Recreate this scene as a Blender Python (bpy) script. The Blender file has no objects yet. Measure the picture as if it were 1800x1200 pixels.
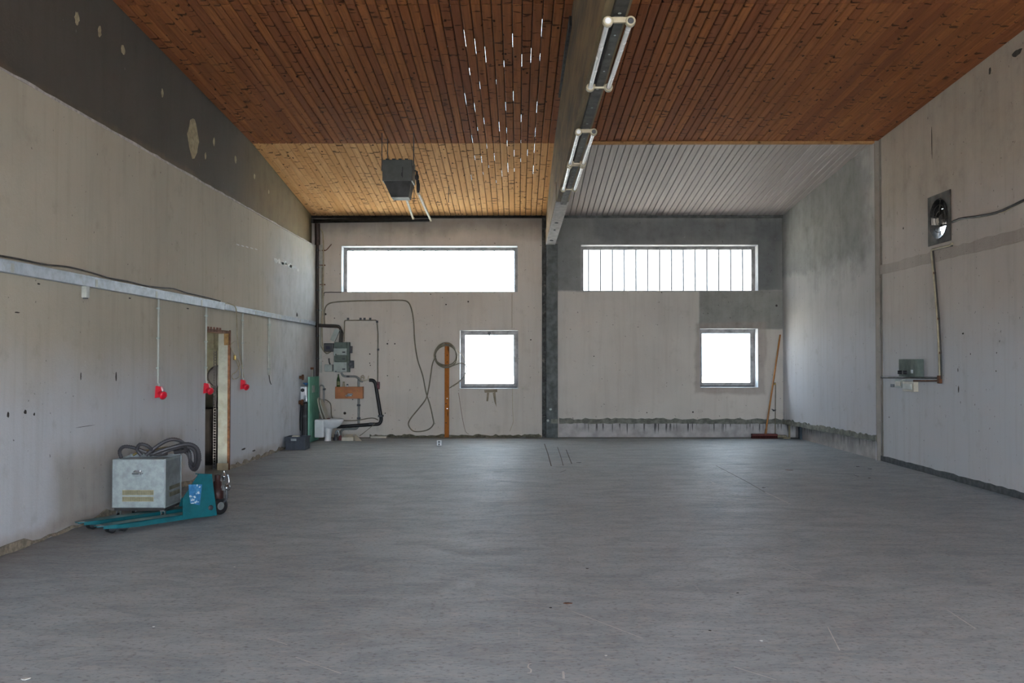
import bpy, bmesh, math, random
from mathutils import Vector, Matrix
random.seed(7)
S = bpy.context.scene
COL = S.collection
# ------------------------------------------------------------------ camera
FPX = 1650.0
PITCH = math.atan(34 / FPX); YAW = math.atan(10 / FPX)
cam = bpy.data.cameras.new('camera'); camo = bpy.data.objects.new('camera', cam); COL.objects.link(camo)
camo.location = (0, 0, 1.6); camo.rotation_euler = (math.pi / 2 + PITCH, 0, YAW)
cam.sensor_width = 36; cam.lens = 36 * FPX / 1800; cam.clip_end = 300
S.camera = camo
# ------------------------------------------------------------------ world, daylight, exposure
w = bpy.data.worlds.new('sky'); S.world = w; w.use_nodes = True
bg = w.node_tree.nodes['Background']
bg.inputs[0].default_value = (0.75, 0.87, 1.0, 1); bg.inputs[1].default_value = 13.5
S.view_settings.view_transform = 'Standard'; S.view_settings.look = 'None'
S.view_settings.gamma = 1; S.view_settings.use_curve_mapping = False
S.view_settings.exposure = 0.40
sl = bpy.data.lights.new('sun', 'SUN'); sl.energy = 420; sl.angle = .01; sl.color = (1, .96, .89)
so = bpy.data.objects.new('sun', sl); COL.objects.link(so); so.location = (-20, -5, 20)
so.rotation_euler = Vector((.80, .22, -.9)).to_track_quat('-Z', 'Y').to_euler()
def portal(name, loc, rot, sx, sy):
    l = bpy.data.lights.new(name, 'AREA'); l.shape = 'RECTANGLE'; l.size = sx; l.size_y = sy
    l.cycles.is_portal = True
    o = bpy.data.objects.new(name, l); COL.objects.link(o); o.location = loc; o.rotation_euler = rot
# portals only guide the sampling of the sky through the real openings
YB = 19.70            # face of the rear wall
XL = -4.24            # face of the left wall
XR = 5.83             # face of the right wall
YF = -4.0             # front wall with the open gate, behind the viewer
GATE = (-3.9, 5.5, 3.6)
portal('gate_daylight_portal', ((GATE[0]+GATE[1])/2, YF-0.16, GATE[2]/2), (math.pi/2, 0, 0), GATE[1]-GATE[0], GATE[2])
WINS = [(-3.714, 0.0, 3.046, 4.02), (1.328, 5.05, 3.066, 4.04), (-1.219, 0.012, 1.016, 2.245), (3.818, 5.04, 1.04, 2.28)]
for i, (a, b, c, d) in enumerate(WINS):
    portal('window_daylight_portal', ((a+b)/2, YB+0.36, (c+d)/2), (-math.pi/2, 0, 0), b-a, d-c)

# ------------------------------------------------------------------ projection helper (photo point on a real plane)
_f = Vector((-math.sin(YAW)*math.cos(PITCH), math.cos(YAW)*math.cos(PITCH), math.sin(PITCH)))
_r = Vector((math.cos(YAW), math.sin(YAW), 0)); _u = _r.cross(_f); _c = Vector((0, 0, 1.6))
def at(px, py, X=None, Y=None, Z=None):
    d = _f + _r * ((px-900)/FPX) - _u * ((py-600)/FPX)
    if X is not None: t = (X-_c.x)/d.x
    elif Y is not None: t = (Y-_c.y)/d.y
    else: t = (Z-_c.z)/d.z
    return _c + d*t

# ------------------------------------------------------------------ materials
def rgb(h):
    h = h.lstrip('#'); v = [int(h[i:i+2], 16)/255 for i in (0, 2, 4)]
    return tuple(x/12.92 if x <= .04045 else ((x+.055)/1.055)**2.4 for x in v)
class NT:
    def __init__(s, name):
        s.m = bpy.data.materials.new(name); s.m.use_nodes = True; s.t = s.m.node_tree
        s.b = s.t.nodes['Principled BSDF']; s.pos = None
    def n(s, typ, ins=None, **props):
        nd = s.t.nodes.new(typ)
        for k, v in props.items(): setattr(nd, k, v)
        for k, v in (ins or {}).items(): s.set(nd.inputs[k], v)
        return nd
    def set(s, sock, v):
        if hasattr(v, 'is_output') or isinstance(v, bpy.types.NodeSocket): s.t.links.new(v, sock)
        elif isinstance(v, tuple) and len(v) == 3 and sock.type == 'RGBA': sock.default_value = (*v, 1)
        else: sock.default_value = v
    def P(s):
        if not s.pos: s.pos = s.n('ShaderNodeNewGeometry').outputs['Position']
        return s.pos
    def O(s): return s.n('ShaderNodeTexCoord').outputs['Object']
    def math(s, op, a, b=0.0, c=None):
        nd = s.n('ShaderNodeMath', {0: a, 1: b}, operation=op)
        if c is not None: s.set(nd.inputs[2], c)
        return nd.outputs[0]
    def scale(s, v, sc, off=(0, 0, 0)):
        return s.n('ShaderNodeMapping', {'Vector': v, 'Scale': sc, 'Location': off}).outputs[0]
    def noise(s, v, scale, detail=3, rough=.55, col=False, dist=0.0):
        nd = s.n('ShaderNodeTexNoise', {'Vector': v, 'Scale': scale, 'Detail': detail, 'Roughness': rough, 'Distortion': dist})
        return nd.outputs['Color' if col else 'Fac']
    def ramp(s, v, lo, hi, a=0.0, b=1.0):
        return s.n('ShaderNodeMapRange', {'Value': v, 'From Min': lo, 'From Max': hi, 'To Min': a, 'To Max': b}, interpolation_type='SMOOTHSTEP').outputs[0]
    def mix(s, f, a, b, mode='MIX'):
        nd = s.n('ShaderNodeMix', data_type='RGBA', blend_type=mode)
        s.set(nd.inputs[0], f); s.set(nd.inputs[6], a); s.set(nd.inputs[7], b); return nd.outputs[2]
    def bump(s, h, strength, dist=.01):
        s.set(s.b.inputs['Normal'], s.n('ShaderNodeBump', {'Height': h, 'Strength': strength, 'Distance': dist}).outputs[0])
    def fin(s, col, rough=.6, metal=0.0, spec=.5):
        s.set(s.b.inputs['Base Color'], col); s.set(s.b.inputs['Roughness'], rough)
        s.set(s.b.inputs['Metallic'], metal); s.set(s.b.inputs['Specular IOR Level'], spec); return s.m
    def rect(s, pv, x=None, y=None, z=None, soft=.02):
        sep = s.n('ShaderNodeSeparateXYZ', {0: pv}); out = None
        for i, r in enumerate((x, y, z)):
            if r is None: continue
            for k in (0, 1):
                if r[k] is None: continue
                m = s.ramp(sep.outputs[i], r[k]-soft, r[k]+soft, *( (0, 1) if k == 0 else (1, 0)))
                out = m if out is None else s.math('MULTIPLY', out, m)
        return out
    def warp(s, v, scale, amp):
        nz = s.noise(v, scale, 4, .6, True)
        c = s.n('ShaderNodeVectorMath', {0: nz, 1: (.5, .5, .5)}, operation='SUBTRACT').outputs[0]
        c = s.n('ShaderNodeVectorMath', {0: c, 'Scale': amp}, operation='SCALE').outputs[0]
        return s.n('ShaderNodeVectorMath', {0: v, 1: c}, operation='ADD').outputs[0]
MATS = {}
def simple(name, col, rough=.5, metal=0.0, var=.25, scale=8.0, dirt=None, bump=.0):
    if name in MATS: return MATS[name]
    t = NT(name); c = rgb(col) if isinstance(col, str) else col
    nz = t.noise(t.O(), scale, 5, .6)
    f = t.ramp(nz, .3, .7, 1-var, 1+var*.5)
    o = t.mix(1.0, c, t.n('ShaderNodeCombineColor', {0: f, 1: f, 2: f}).outputs[0], 'MULTIPLY')
    if dirt:
        o = t.mix(t.ramp(t.noise(t.O(), scale*.45, 6, .7), .52, .72, 0, .8), o, rgb(dirt))
    if bump: t.bump(nz, bump)
    MATS[name] = t.fin(o, t.ramp(nz, .3, .7, min(1, rough*1.15), rough*.85), metal)
    return MATS[name]

def plaster(name, base, zones=(), specks=.6, streak=.07, mott=.22, bump=.25, low=None):
    t = NT(name); p = t.P()
    c = rgb(base)
    a = t.noise(p, .55, 5, .6); b = t.noise(p, 3.2, 6, .65)
    st = t.noise(t.scale(p, (5, 5, .35)), 1.6, 5, .6)
    col = t.mix(t.ramp(a, .35, .68, 0, mott*2), c, tuple(x*.72 for x in c))
    if low:   # paler, cooler colour on the lower part, with a soft uneven upper edge
        wp = t.warp(p, 1.1, .55)
        m = t.rect(wp, z=(None, low[0]), soft=low[2])
        col = t.mix(m, col, rgb(low[1]))
    for zc, zr, amp, soft, st_ in zones:
        wp = t.warp(p, 1.6, amp) if amp else p
        m = t.math('MULTIPLY', t.rect(wp, soft=soft, **zr), st_)
        zb = t.mix(t.ramp(b, .3, .7), rgb(zc), tuple(x*.75 for x in rgb(zc)))
        col = t.mix(m, col, zb)
    col = t.mix(t.ramp(st, .45, .72, 0, streak*2), col, (.42, .37, .29), 'MULTIPLY')
    col = t.mix(t.ramp(b, .55, .78, 0, .35), col, (.55, .52, .46), 'MULTIPLY')
    # screw holes, chips, scuffs
    sp = t.noise(p, 21, 2, .4)
    col = t.mix(t.ramp(sp, .735, .765, 0, specks), col, (.05, .045, .04))
    sp2 = t.noise(t.scale(p, (1, 2.2, 5)), 3.4, 6, .7)
    col = t.mix(t.ramp(sp2, .70, .76, 0, specks*.6), col, (.16, .14, .12))
    sp3 = t.noise(t.scale(p, (1, 1, .5), (7, 3, 1)), 6, 6, .7)
    col = t.mix(t.ramp(sp3, .69, .74, 0, .35), col, (.72, .72, .7))
    t.bump(t.math('ADD', b, t.math('MULTIPLY', t.noise(p, 40, 3), .4)), bump, .02)
    return t.fin(col, .85, 0, .25)

# ------------------------------------------------------------------ mesh builder
class MB:
    def __init__(s): s.v = []; s.f = []; s.sm = []
    def add(s, vs, fs, smooth=False):
        o = len(s.v); s.v += [Vector(q) for q in vs]
        for q in fs: s.f.append([i+o for i in q]); s.sm.append(smooth)
        return s
    def box(s, a, b, M=None):
        x0, y0, z0 = a; x1, y1, z1 = b
        vs = [Vector(q) for q in ((x0,y0,z0),(x1,y0,z0),(x1,y1,z0),(x0,y1,z0),(x0,y0,z1),(x1,y0,z1),(x1,y1,z1),(x0,y1,z1))]
        if M: vs = [M @ q for q in vs]
        return s.add(vs, [(0,3,2,1),(4,5,6,7),(0,1,5,4),(1,2,6,5),(2,3,7,6),(3,0,4,7)])
    def bbox(s, a, b, c=.01, M=None):
        """box with chamfered edges"""
        a = Vector(a); b = Vector(b); bm = bmesh.new()
        vs = [bm.verts.new((x, y, z)) for x in (a.x, b.x) for y in (a.y, b.y) for z in (a.z, b.z)]
        for q in ((0,1,3,2),(4,6,7,5),(0,4,5,1),(2,3,7,6),(0,2,6,4),(1,5,7,3)): bm.faces.new([vs[i] for i in q])
        bmesh.ops.bevel(bm, geom=bm.edges[:], offset=c, segments=2, profile=.6, affect='EDGES')
        bm.verts.index_update()
        V = [M @ x.co if M else x.co.copy() for x in bm.verts]; F = [[q.index for q in f.verts] for f in bm.faces]
        bm.free(); return s.add(V, F)
    def ring(s, c, n, r, k, ref=None):
        n = n.normalized(); ref = ref or (Vector((0,0,1)) if abs(n.z) < .9 else Vector((1,0,0)))
        e = ref.cross(n).normalized(); g = n.cross(e)
        return [c + e*(r*math.cos(2*math.pi*i/k)) + g*(r*math.sin(2*math.pi*i/k)) for i in range(k)]
    def cyl(s, a, b, r, r2=None, k=16, smooth=True, caps=True):
        a = Vector(a); b = Vector(b); r2 = r if r2 is None else r2
        R = s.ring(a, b-a, r, k) + s.ring(b, b-a, r2, k)
        s.add(R, [(i, (i+1) % k, k+(i+1) % k, k+i) for i in range(k)], smooth)
        if caps: s.add(R, [tuple(range(k))[::-1], tuple(range(k, 2*k))])
        return s
    def lathe(s, c, axis, prof, k=24, smooth=True):
        """prof: list of (distance along axis, radius)"""
        c = Vector(c); ax = Vector(axis).normalized(); vs = []
        for d, r in prof: vs += s.ring(c+ax*d, ax, max(r, 1e-4), k)
        fs = [(j*k+i, j*k+(i+1) % k, (j+1)*k+(i+1) % k, (j+1)*k+i) for j in range(len(prof)-1) for i in range(k)]
        s.add(vs, fs, smooth)
        s.add(vs[:k], [tuple(range(k))[::-1]]); s.add(vs[-k:], [tuple(range(k))]); return s
    def tube(s, pts, r, k=8, spline=True, sub=6, ribs=None):
        pts = [Vector(p) for p in pts]
        if spline and len(pts) > 2:
            q = [pts[0]*2-pts[1]] + pts + [pts[-1]*2-pts[-2]]; out = []
            for i in range(1, len(q)-2):
                for j in range(sub):
                    t = j/sub; a, b, c, d = q[i-1:i+3]
                    out.append(.5*((2*b)+(c-a)*t+(2*a-5*b+4*c-d)*t*t+(3*b-a-3*c+d)*t**3))
            pts = out + [pts[-1]]
        elif not spline and len(pts) > 2:      # straight runs with rounded elbows
            out = [pts[0]]
            for i in range(1, len(pts)-1):
                a, b, c = pts[i-1], pts[i], pts[i+1]
                e = min((a-b).length, (c-b).length)*.45; e = min(e, max(r*3, .03))
                p0 = b+(a-b).normalized()*e; p1 = b+(c-b).normalized()*e
                for t in (0, .25, .5, .75, 1): out.append(p0*(1-t)**2+b*2*t*(1-t)+p1*t*t)
            pts = out + [pts[-1]]
        if ribs:
            L = [0]
            for i in range(1, len(pts)): L.append(L[-1]+(pts[i]-pts[i-1]).length)
            n = max(4, int(L[-1]/ribs)); out = []; j = 0
            for i in range(n+1):
                d = L[-1]*i/n
                while j < len(L)-2 and L[j+1] < d: j += 1
                t = (d-L[j])/max(1e-9, L[j+1]-L[j]); out.append(pts[j].lerp(pts[j+1], min(1, max(0, t))))
            pts = out
        vs = []; ref = None
        for i, p in enumerate(pts):
            d = (pts[min(i+1, len(pts)-1)]-pts[max(i-1, 0)]).normalized()
            if ref is None: ref = Vector((0,0,1)) if abs(d.z) < .9 else Vector((1,0,0))
            e = (ref - d*ref.dot(d))
            if e.length < 1e-5: e = d.orthogonal()
            e.normalize(); g = d.cross(e); ref = e
            rr = r*(1.0 if not ribs else (1.08 if i % 2 else .9))
            vs += [p + e*(rr*math.cos(2*math.pi*a/k)) + g*(rr*math.sin(2*math.pi*a/k)) for a in range(k)]
        m = len(pts)
        s.add(vs, [(j*k+i, j*k+(i+1) % k, (j+1)*k+(i+1) % k, (j+1)*k+i) for j in range(m-1) for i in range(k)], True)
        s.add(vs[:k], [tuple(range(k))[::-1]]); s.add(vs[-k:], [tuple(range(k))]); return s
    def prism(s, poly, a, axis, b=None):
        """extrude a 3D polygon along vector"""
        poly = [Vector(p) for p in poly]; n = len(poly); ax = Vector(axis)
        vs = poly + [p+ax for p in poly]
        nrm = Vector((0, 0, 0))
        for i in range(n): nrm += (poly[i]-poly[0]).cross(poly[(i+1) % n]-poly[0])
        fs = [tuple(range(n)), tuple(range(n, 2*n))[::-1]] + [(i, n+i, n+(i+1) % n, (i+1) % n) for i in range(n)]
        if nrm.dot(ax) > 0: fs = [q[::-1] for q in fs]
        return s.add(vs, fs)
    def build(s, name, m, parent=None, local=False, origin=None):
        me = bpy.data.meshes.new(name)
        vs = s.v
        if parent is not None:
            off = None
            if not local:
                inv = WM[parent.name].inverted(); vs = [inv @ q for q in vs]
        else:
            if origin is None:
                origin = Vector((sum(q.x for q in vs)/len(vs), sum(q.y for q in vs)/len(vs), min(q.z for q in vs)))
            vs = [q-origin for q in vs]
        me.from_pydata([tuple(q) for q in vs], [], s.f)
        me.polygons.foreach_set('use_smooth', s.sm)
        me.materials.append(m); me.update()
        o = bpy.data.objects.new(name, me); COL.objects.link(o)
        if parent is not None: o.parent = parent; WM[o.name] = WM[parent.name].copy()
        else: o.location = origin; WM[o.name] = Matrix.Translation(origin)
        return o
WM = {}
def tag(o, label, cat, group=None):
    o['label'] = label; o['category'] = cat
    if group: o['group'] = group
    return o
def thing(name, label, cat, loc=(0,0,0), rz=0.0, group=None):
    o = bpy.data.objects.new(name, None); COL.objects.link(o); o.location = loc; o.rotation_euler = (0, 0, rz); o.empty_display_size = .1
    WM[o.name] = Matrix.Translation(Vector(loc)) @ Matrix.Rotation(rz, 4, 'Z')
    return tag(o, label, cat, group)
def struct(o): o['kind'] = 'structure'; return o

# ------------------------------------------------------------------ material library
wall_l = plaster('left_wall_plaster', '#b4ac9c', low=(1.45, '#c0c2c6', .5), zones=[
    ('#8f7f63', dict(y=(8.6, 11.9), z=(0, .75)), .5, .2, .5), ('#a2958a', dict(z=(0, .14)), .25, .06, .6), ('#c3c8d0', dict(y=(16.2, None), z=(None, 3.9)), 1.2, .9, .6)])  # last zone paints in bluish skylight near the rear corner
wall_up = plaster('dark_upper_paint', '#4c4640', zones=[('#7a6a4c', dict(y=(15.2, 21)), .9, 1.6, .75), ('#6d6350', dict(z=(3.9, 4.1)), .25, .05, .7)], specks=.3, mott=.3)  # ochre towards the rear is window light painted into the colour
wall_b = plaster('rear_wall_plaster', '#c6bfb6', zones=[
    ('#7f7a75', dict(x=(-5, .55), z=(4.3, 5)), .5, .2, .7),
    ('#7b7d7c', dict(x=(.8, 6), z=(3.07, 5)), .12, .03, .9),
    ('#66696a', dict(x=(1.6, 6), z=(4.1, 4.55)), .5, .12, .6),
    ('#66696a', dict(x=(4.95, 5.45), z=(3.1, 4.6)), .5, .1, .6),
    ('#83847f', dict(x=(3.8, 6), z=(2.26, 3.07)), .07, .02, .85),
    ('#a0938a', dict(x=(3.72, 5.2), z=(.9, 2.4)), .2, .04, .6)])
wall_r = plaster('right_wall_plaster', '#bfb5ab', low=(2.0, '#c2c3c6', .7), zones=[('#a59680', dict(y=(9, 15.2), z=(3.8, 6)), 1.2, .6, .5)])
wall_rs = plaster('right_slab_plaster', '#b4b0ac', zones=[
    ('#83837f', dict(y=(15.4, 18.3), z=(3.2, 5.2)), 1.4, .35, .9), ('#857d72', dict(y=(None, 15.15)), 0, .01, .85), ('#8f908d', dict(y=(18.0, 20), z=(3.35, 5)), .5, .08, .8)], low=(2.2, '#bcbcc0', .5))
band_m = simple('rough_mortar', '#76766c', .95, 0, .4, 9, '#5c5d54', .8)
def drip_mat():
    t = NT('bitumen_dripped_plinth'); p = t.P()
    base = t.mix(t.ramp(t.noise(p, 4, 5), .3, .7), rgb('#b8b4b2'), rgb('#96928f'))
    sep = t.n('ShaderNodeSeparateXYZ', {0: p})
    dr = t.noise(t.scale(p, (22, 22, .9)), 1.0, 2, .5)
    reach = t.math('ADD', t.math('MULTIPLY', t.noise(t.scale(p, (3, 3, 0)), 1.4, 3), .35), .0)
    m = t.math('MULTIPLY', t.ramp(dr, .55, .62), t.ramp(t.math('ADD', sep.outputs[2], reach), .24, .4))
    col = t.mix(t.math('MULTIPLY', m, .85), base, (.03, .03, .03))
    return t.fin(col, .8)
plinth_m = drip_mat()
def floor_mat():
    t = NT('worn_concrete_floor'); p = t.P()
    a = t.noise(p, .28, 5, .6, dist=.5); b = t.noise(t.scale(p, (1.0, 2.1, 1)), 1.9, 9, .72, dist=.8)
    c = t.noise(t.scale(p, (2, 5.5, 1)), 3.2, 7, .72, dist=.3); d = t.noise(t.scale(p, (1, 1.6, 1)), 26, 5, .65)
    col = t.mix(t.ramp(a, .35, .65), rgb('#a8b0b4'), rgb('#979fa4'))
    col = t.mix(t.ramp(b, .38, .68, 0, .6), col, rgb('#7f878d'))
    col = t.mix(t.ramp(c, .48, .66, 0, .5), col, rgb('#b3b2ae'))
    col = t.mix(t.ramp(t.noise(t.scale(p, (.5, 1.4, 1), (3, 8, 0)), .9, 5, .6), .58, .78, 0, .35), col, rgb('#93897e'))
    col = t.mix(t.ramp(d, .52, .66, 0, .65), col, rgb('#636462'))
    # scratches in two directions
    for k, (ang, sc) in enumerate(((.5, 34), (-.9, 27), (1.25, 40))):
        v = t.n('ShaderNodeMapping', {'Vector': p, 'Rotation': (0, 0, ang), 'Scale': (1, .045, 1), 'Location': (k*3.1, k, 0)}).outputs[0]
        s_ = t.noise(v, sc*.35, 3, .6)
        msk = t.ramp(t.noise(p, .8+.3*k, 3), .5, .62)
        col = t.mix(t.math('MULTIPLY', t.math('MULTIPLY', t.ramp(s_, .70, .74), msk), .5), col, rgb('#c4c2be'))
    # browner and darker along the left and rear walls
    wp = t.warp(p, .7, .6)
    col = t.mix(t.math('MULTIPLY', t.rect(wp, x=(None, -3.7), soft=.45), .55), col, rgb('#6a615b'))
    col = t.mix(t.math('MULTIPLY', t.rect(wp, y=(19.35, None), soft=.15), .7), col, rgb('#665f55'))
    t.bump(t.math('ADD', t.math('MULTIPLY', c, .3), d), .06, .004)
    return t.fin(col, t.ramp(b, .3, .7, .50, .66), 0, .32)
floor_m = floor_mat()
def wood_mat(name, c1, c2, c3, painted=False):
    t = NT(name)
    rnd = t.n('ShaderNodeObjectInfo').outputs['Random']
    off = t.n('ShaderNodeCombineXYZ', {0: t.math('MULTIPLY', rnd, 31), 1: t.math('MULTIPLY', rnd, 57), 2: 0.0}).outputs[0]
    p = t.n('ShaderNodeVectorMath', {0: t.O(), 1: off}, operation='ADD').outputs[0]
    g = t.noise(t.scale(p, (26, 1.1, 26)), 1.0, 5, .6, dist=.6)
    sh = t.noise(p, .5, 2)
    col = t.mix(t.ramp(rnd, 0, 1), rgb(c1), rgb(c2))
    col = t.mix(t.ramp(g, .35, .7, 0, .55), col, rgb(c3))
    if not painted:
        col = t.mix(t.ramp(sh, .4, .65, 0, .5), col, rgb(c2))
        tk = t.noise(t.scale(p, (3.5, 11, 1)), 1.0, 2, .6)      # knots and cross checks
        col = t.mix(t.ramp(tk, .60, .66, 0, .8), col, rgb('#24130c'))
        vo = t.n('ShaderNodeTexVoronoi', {'Vector': t.scale(p, (7, 3.2, 1)), 'Scale': 1.0})
        col = t.mix(t.ramp(vo.outputs['Distance'], .08, .13, .9, 0), col, rgb('#1d0f0a'))
    return t.fin(col, .85 if not painted else .6, 0, .06 if not painted else .2)
pine = wood_mat('brown_stained_pine', '#976038', '#7c4a30', '#5f3724')
pine_f = wood_mat('pale_lit_pine', '#dcae7c', '#cc9a66', '#aa7c50')  # paler far boards, with window light on them also put into the colour
pine_g = wood_mat('grey_painted_pine', '#aaa19d', '#9f9691', '#918883', True)
trim_w = wood_mat('pale_wood_trim', '#b08a64', '#a27a54', '#86623f')
deck_m = simple('dark_roof_felt', '#17120f', .95)
col_m = simple('grey_painted_steel', '#4a4f4d', .6, 0, .5, 7, '#2d302f', .3)
def beam_mat():
    t = NT('weathered_beam_paint'); p = t.P()
    g = t.noise(t.scale(p, (9, .8, 4)), 1.2, 6, .65); a = t.noise(t.scale(p, (2, .35, 2)), 1, 4)
    col = t.mix(t.ramp(g, .3, .7), rgb('#8f7a56'), rgb('#635642'))
    col = t.mix(t.ramp(a, .48, .68, 0, .6), col, rgb('#4b4a46'))
    return t.fin(col, .75)
beam_m = beam_mat()
white_paint = simple('chipped_whitewash', '#b5afab', .85, 0, .25, 12, '#7d7873', .3)
galv = simple('galvanised_sheet', '#9fa5a6', .38, .75, .25, 5)
duct_m = simple('light_grey_duct_plastic', '#a6b0ba', .45, 0, .2, 9, '#8b8c86')
red_m = simple('red_plastic', '#c8142c', .35, 0, .12)
dred_m = simple('dark_red_plastic', '#5a1820', .4, 0, .15)
black_m = simple('black_rubber', '#17171a', .5, 0, .3)
bplast = simple('black_plastic', '#141419', .4, 0, .2)
dgrey = simple('dark_grey_plastic', '#33353a', .5, 0, .2)
pgrey = simple('grey_green_enamel', '#5c665f', .9, 0, .15, 10)
pgrey2 = simple('grey_box_plastic', '#9aa29c', .5, 0, .15, 10)
cable_g = simple('grey_cable_sheath', '#77705f', .55, 0, .25)
cable_d = simple('dark_cable_sheath', '#322f2b', .55, 0, .25)
cable_y = simple('yellowed_cable', '#a59a80', .55, 0, .25)
pvc = simple('pale_conduit_plastic', '#a9aba2', .45, 0, .2)
ceram = simple('white_ceramic', '#d6d8da', .15, 0, .06)
lidm = simple('cream_toilet_plastic', '#a7a396', .35, 0, .15)
teal = simple('teal_enamel', '#0c5a62', .4, 0, .25, 6, '#1b5055')
teal_d = simple('scuffed_teal_edge', '#4c7475', .5, .3, .3, 9, '#7b7f7c')
mint = simple('mint_painted_board', '#5c9c86', .6, 0, .15, 4, '#4a7f70')
orange_w = simple('orange_stained_wood', '#a3612a', .5, 0, .3, 5)
post_w = wood_mat('planed_orange_timber', '#b0733f', '#a0632f', '#83512a')
chrome = simple('scuffed_chrome', '#b9bcc0', .25, 1.0, .15)
brass = simple('brass', '#9a8146', .35, .9, .2)
rust = simple('rusty_steel', '#6b4329', .85, .1, .4, 14, '#3d2418', .5)
tube_m = simple('frosted_fluorescent_glass', '#e4e2dc', .25, 0, .04)
lamp_beige = simple('aged_lampholder_plastic', '#a39880', .5, 0, .2)
rail_m = simple('dark_steel_channel', '#3a3936', .55, .4, .3)
heat_m = simple('dark_green_grey_enamel', '#3c413e', .45, 0, .2)
crate_m = simple('dark_blue_grey_crate', '#2d3440', .5, 0, .2)
beige_m = simple('beige_plastic_tray', '#b8b1a0', .5, 0, .15)
green_g = simple('dark_green_bottle_glass', '#26401f', .15, 0, .3)
olive_m = simple('olive_label', '#77764f', .6, 0, .2)
broom_h = simple('varnished_broom_stick', '#9c6424', .4, 0, .25)
broom_b = simple('dark_red_bristles', '#4a1a16', .9, 0, .5, 30)
frame_m = simple('dirty_grey_window_frame', '#8d8a89', .7, 0, .3, 9, '#5f5c58', .3)
frame_w = simple('white_window_reveal', '#a5a7aa', .7, 0, .12)
grit = simple('chipped_mortar', '#8a7f6e', .95, 0, .4, 20)
scuff = simple('bare_plaster_chip', '#9a8e72', .95, 0, .3, 14)
hole_m = simple('dark_joint_dirt', '#2b2722', .95, 0, .4)
chalk = simple('white_chalk', '#c9c9c5', .9, 0, .15)
block_m = simple('unpainted_block', '#6d6d5f', .95, 0, .35, 6, '#55543f', .4)
ground_m = simple('pale_gravel_yard', '#a9a49a', .95, 0, .2, 3)
def glass_mat(name, tint, tr):
    t = NT(name); nt = t.t
    tb = t.n('ShaderNodeBsdfTransparent', {'Color': tint}); tl = t.n('ShaderNodeBsdfTranslucent', {'Color': (.9, .93, .95)})
    gl = t.n('ShaderNodeBsdfGlossy', {'Roughness': .1})
    a = t.n('ShaderNodeMixShader', {0: tr, 1: tb.outputs[0], 2: tl.outputs[0]})
    b = t.n('ShaderNodeMixShader', {0: .04, 1: a.outputs[0], 2: gl.outputs[0]})
    t.set(nt.nodes['Material Output'].inputs[0], b.outputs[0]); return t.m
ugl = glass_mat('frosted_channel_glass', (.6, .65, .67), .25)
ugl2 = glass_mat('dirty_channel_glass', (.42, .43, .44), .15)
wgl = glass_mat('dusty_window_glass', (.75, .78, .80), .12)

# ------------------------------------------------------------------ the setting
def grid_wall(name, m, axis, c0, c1, us, zs, holes, origin=None):
    """wall slab between c0 and c1 along axis ('x' or 'y'), holes = (u0,u1,z0,z1)"""
    U = sorted(set(us) | {h[i] for h in holes for i in (0, 1)}); Z = sorted(set(zs) | {h[i] for h in holes for i in (2, 3)})
    def solid(i, j):
        if not (0 <= i < len(U)-1 and 0 <= j < len(Z)-1): return False
        u = (U[i]+U[i+1])/2; z = (Z[j]+Z[j+1])/2
        return not any(h[0] < u < h[1] and h[2] < z < h[3] for h in holes)
    mk = (lambda u, c, z: (u, c, z)) if axis == 'y' else (lambda u, c, z: (c, u, z))
    b = MB()
    def quad(p):
        b.add(p, [(0, 1, 2, 3)])
    for i in range(len(U)-1):
        for j in range(len(Z)-1):
            if not solid(i, j): continue
            a, e, g, h = U[i], U[i+1], Z[j], Z[j+1]
            quad([mk(a, c0, g), mk(e, c0, g), mk(e, c0, h), mk(a, c0, h)]); quad([mk(a, c1, g), mk(a, c1, h), mk(e, c1, h), mk(e, c1, g)])
            if not solid(i-1, j): quad([mk(a, c0, g), mk(a, c0, h), mk(a, c1, h), mk(a, c1, g)])
            if not solid(i+1, j): quad([mk(e, c0, g), mk(e, c1, g), mk(e, c1, h), mk(e, c0, h)])
            if not solid(i, j-1): quad([mk(a, c0, g), mk(a, c1, g), mk(e, c1, g), mk(e, c0, g)])
            if not solid(i, j+1): quad([mk(a, c0, h), mk(e, c0, h), mk(e, c1, h), mk(a, c1, h)])
    return struct(b.build(name, m, origin=Vector(origin or (0, 0, 0))))

floor = struct(MB().box((-4.6, YF-.3, -.2), (6.2, YB+.4, 0)).build('floor', floor_m, origin=Vector((0, 0, 0))))
ground = struct(MB().box((-120, 8, -.5), (120, 120, -.25)).build('ground', ground_m, origin=Vector((0, 20, -.3))))
struct(MB().box((-120, -120, -.5), (120, 8, -.25)).build('ground_front', simple('dark_asphalt', '#3a3a3c', .95, 0, .2, 3), origin=Vector((0, -20, -.3))))
DOOR = (12.73, 13.79, 0, 2.03)
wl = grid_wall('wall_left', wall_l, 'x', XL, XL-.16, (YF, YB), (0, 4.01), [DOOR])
wlu = struct(MB().box((XL-.26, YF, 4.01), (XL-.10, YB, 6.75)).build('wall_left_upper', wall_up, origin=Vector((XL, 0, 4.01))))
FAN = (12.62, 13.28, 3.22, 3.90)
FC = ((FAN[0]+FAN[1])/2, (FAN[2]+FAN[3])/2)
wr = grid_wall('wall_right', wall_r, 'x', XR, XR+.12, (YF, YB+.3), (0, 6.75), [(FC[0]-.27, FC[0]+.27, FC[1]-.27, FC[1]+.27)])
wb = grid_wall('wall_back', wall_b, 'y', YB, YB+.35, (-4.7, .86, 6.2), (0, .29, 5.0), list(WINS) + [(.86, 6.2, 0, .29)])
struct(MB().box((.86, YB+.03, 0), (6.2, YB+.35, .29)).build('baseboard_back', plinth_m, origin=Vector((3, YB, 0))))
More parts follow.
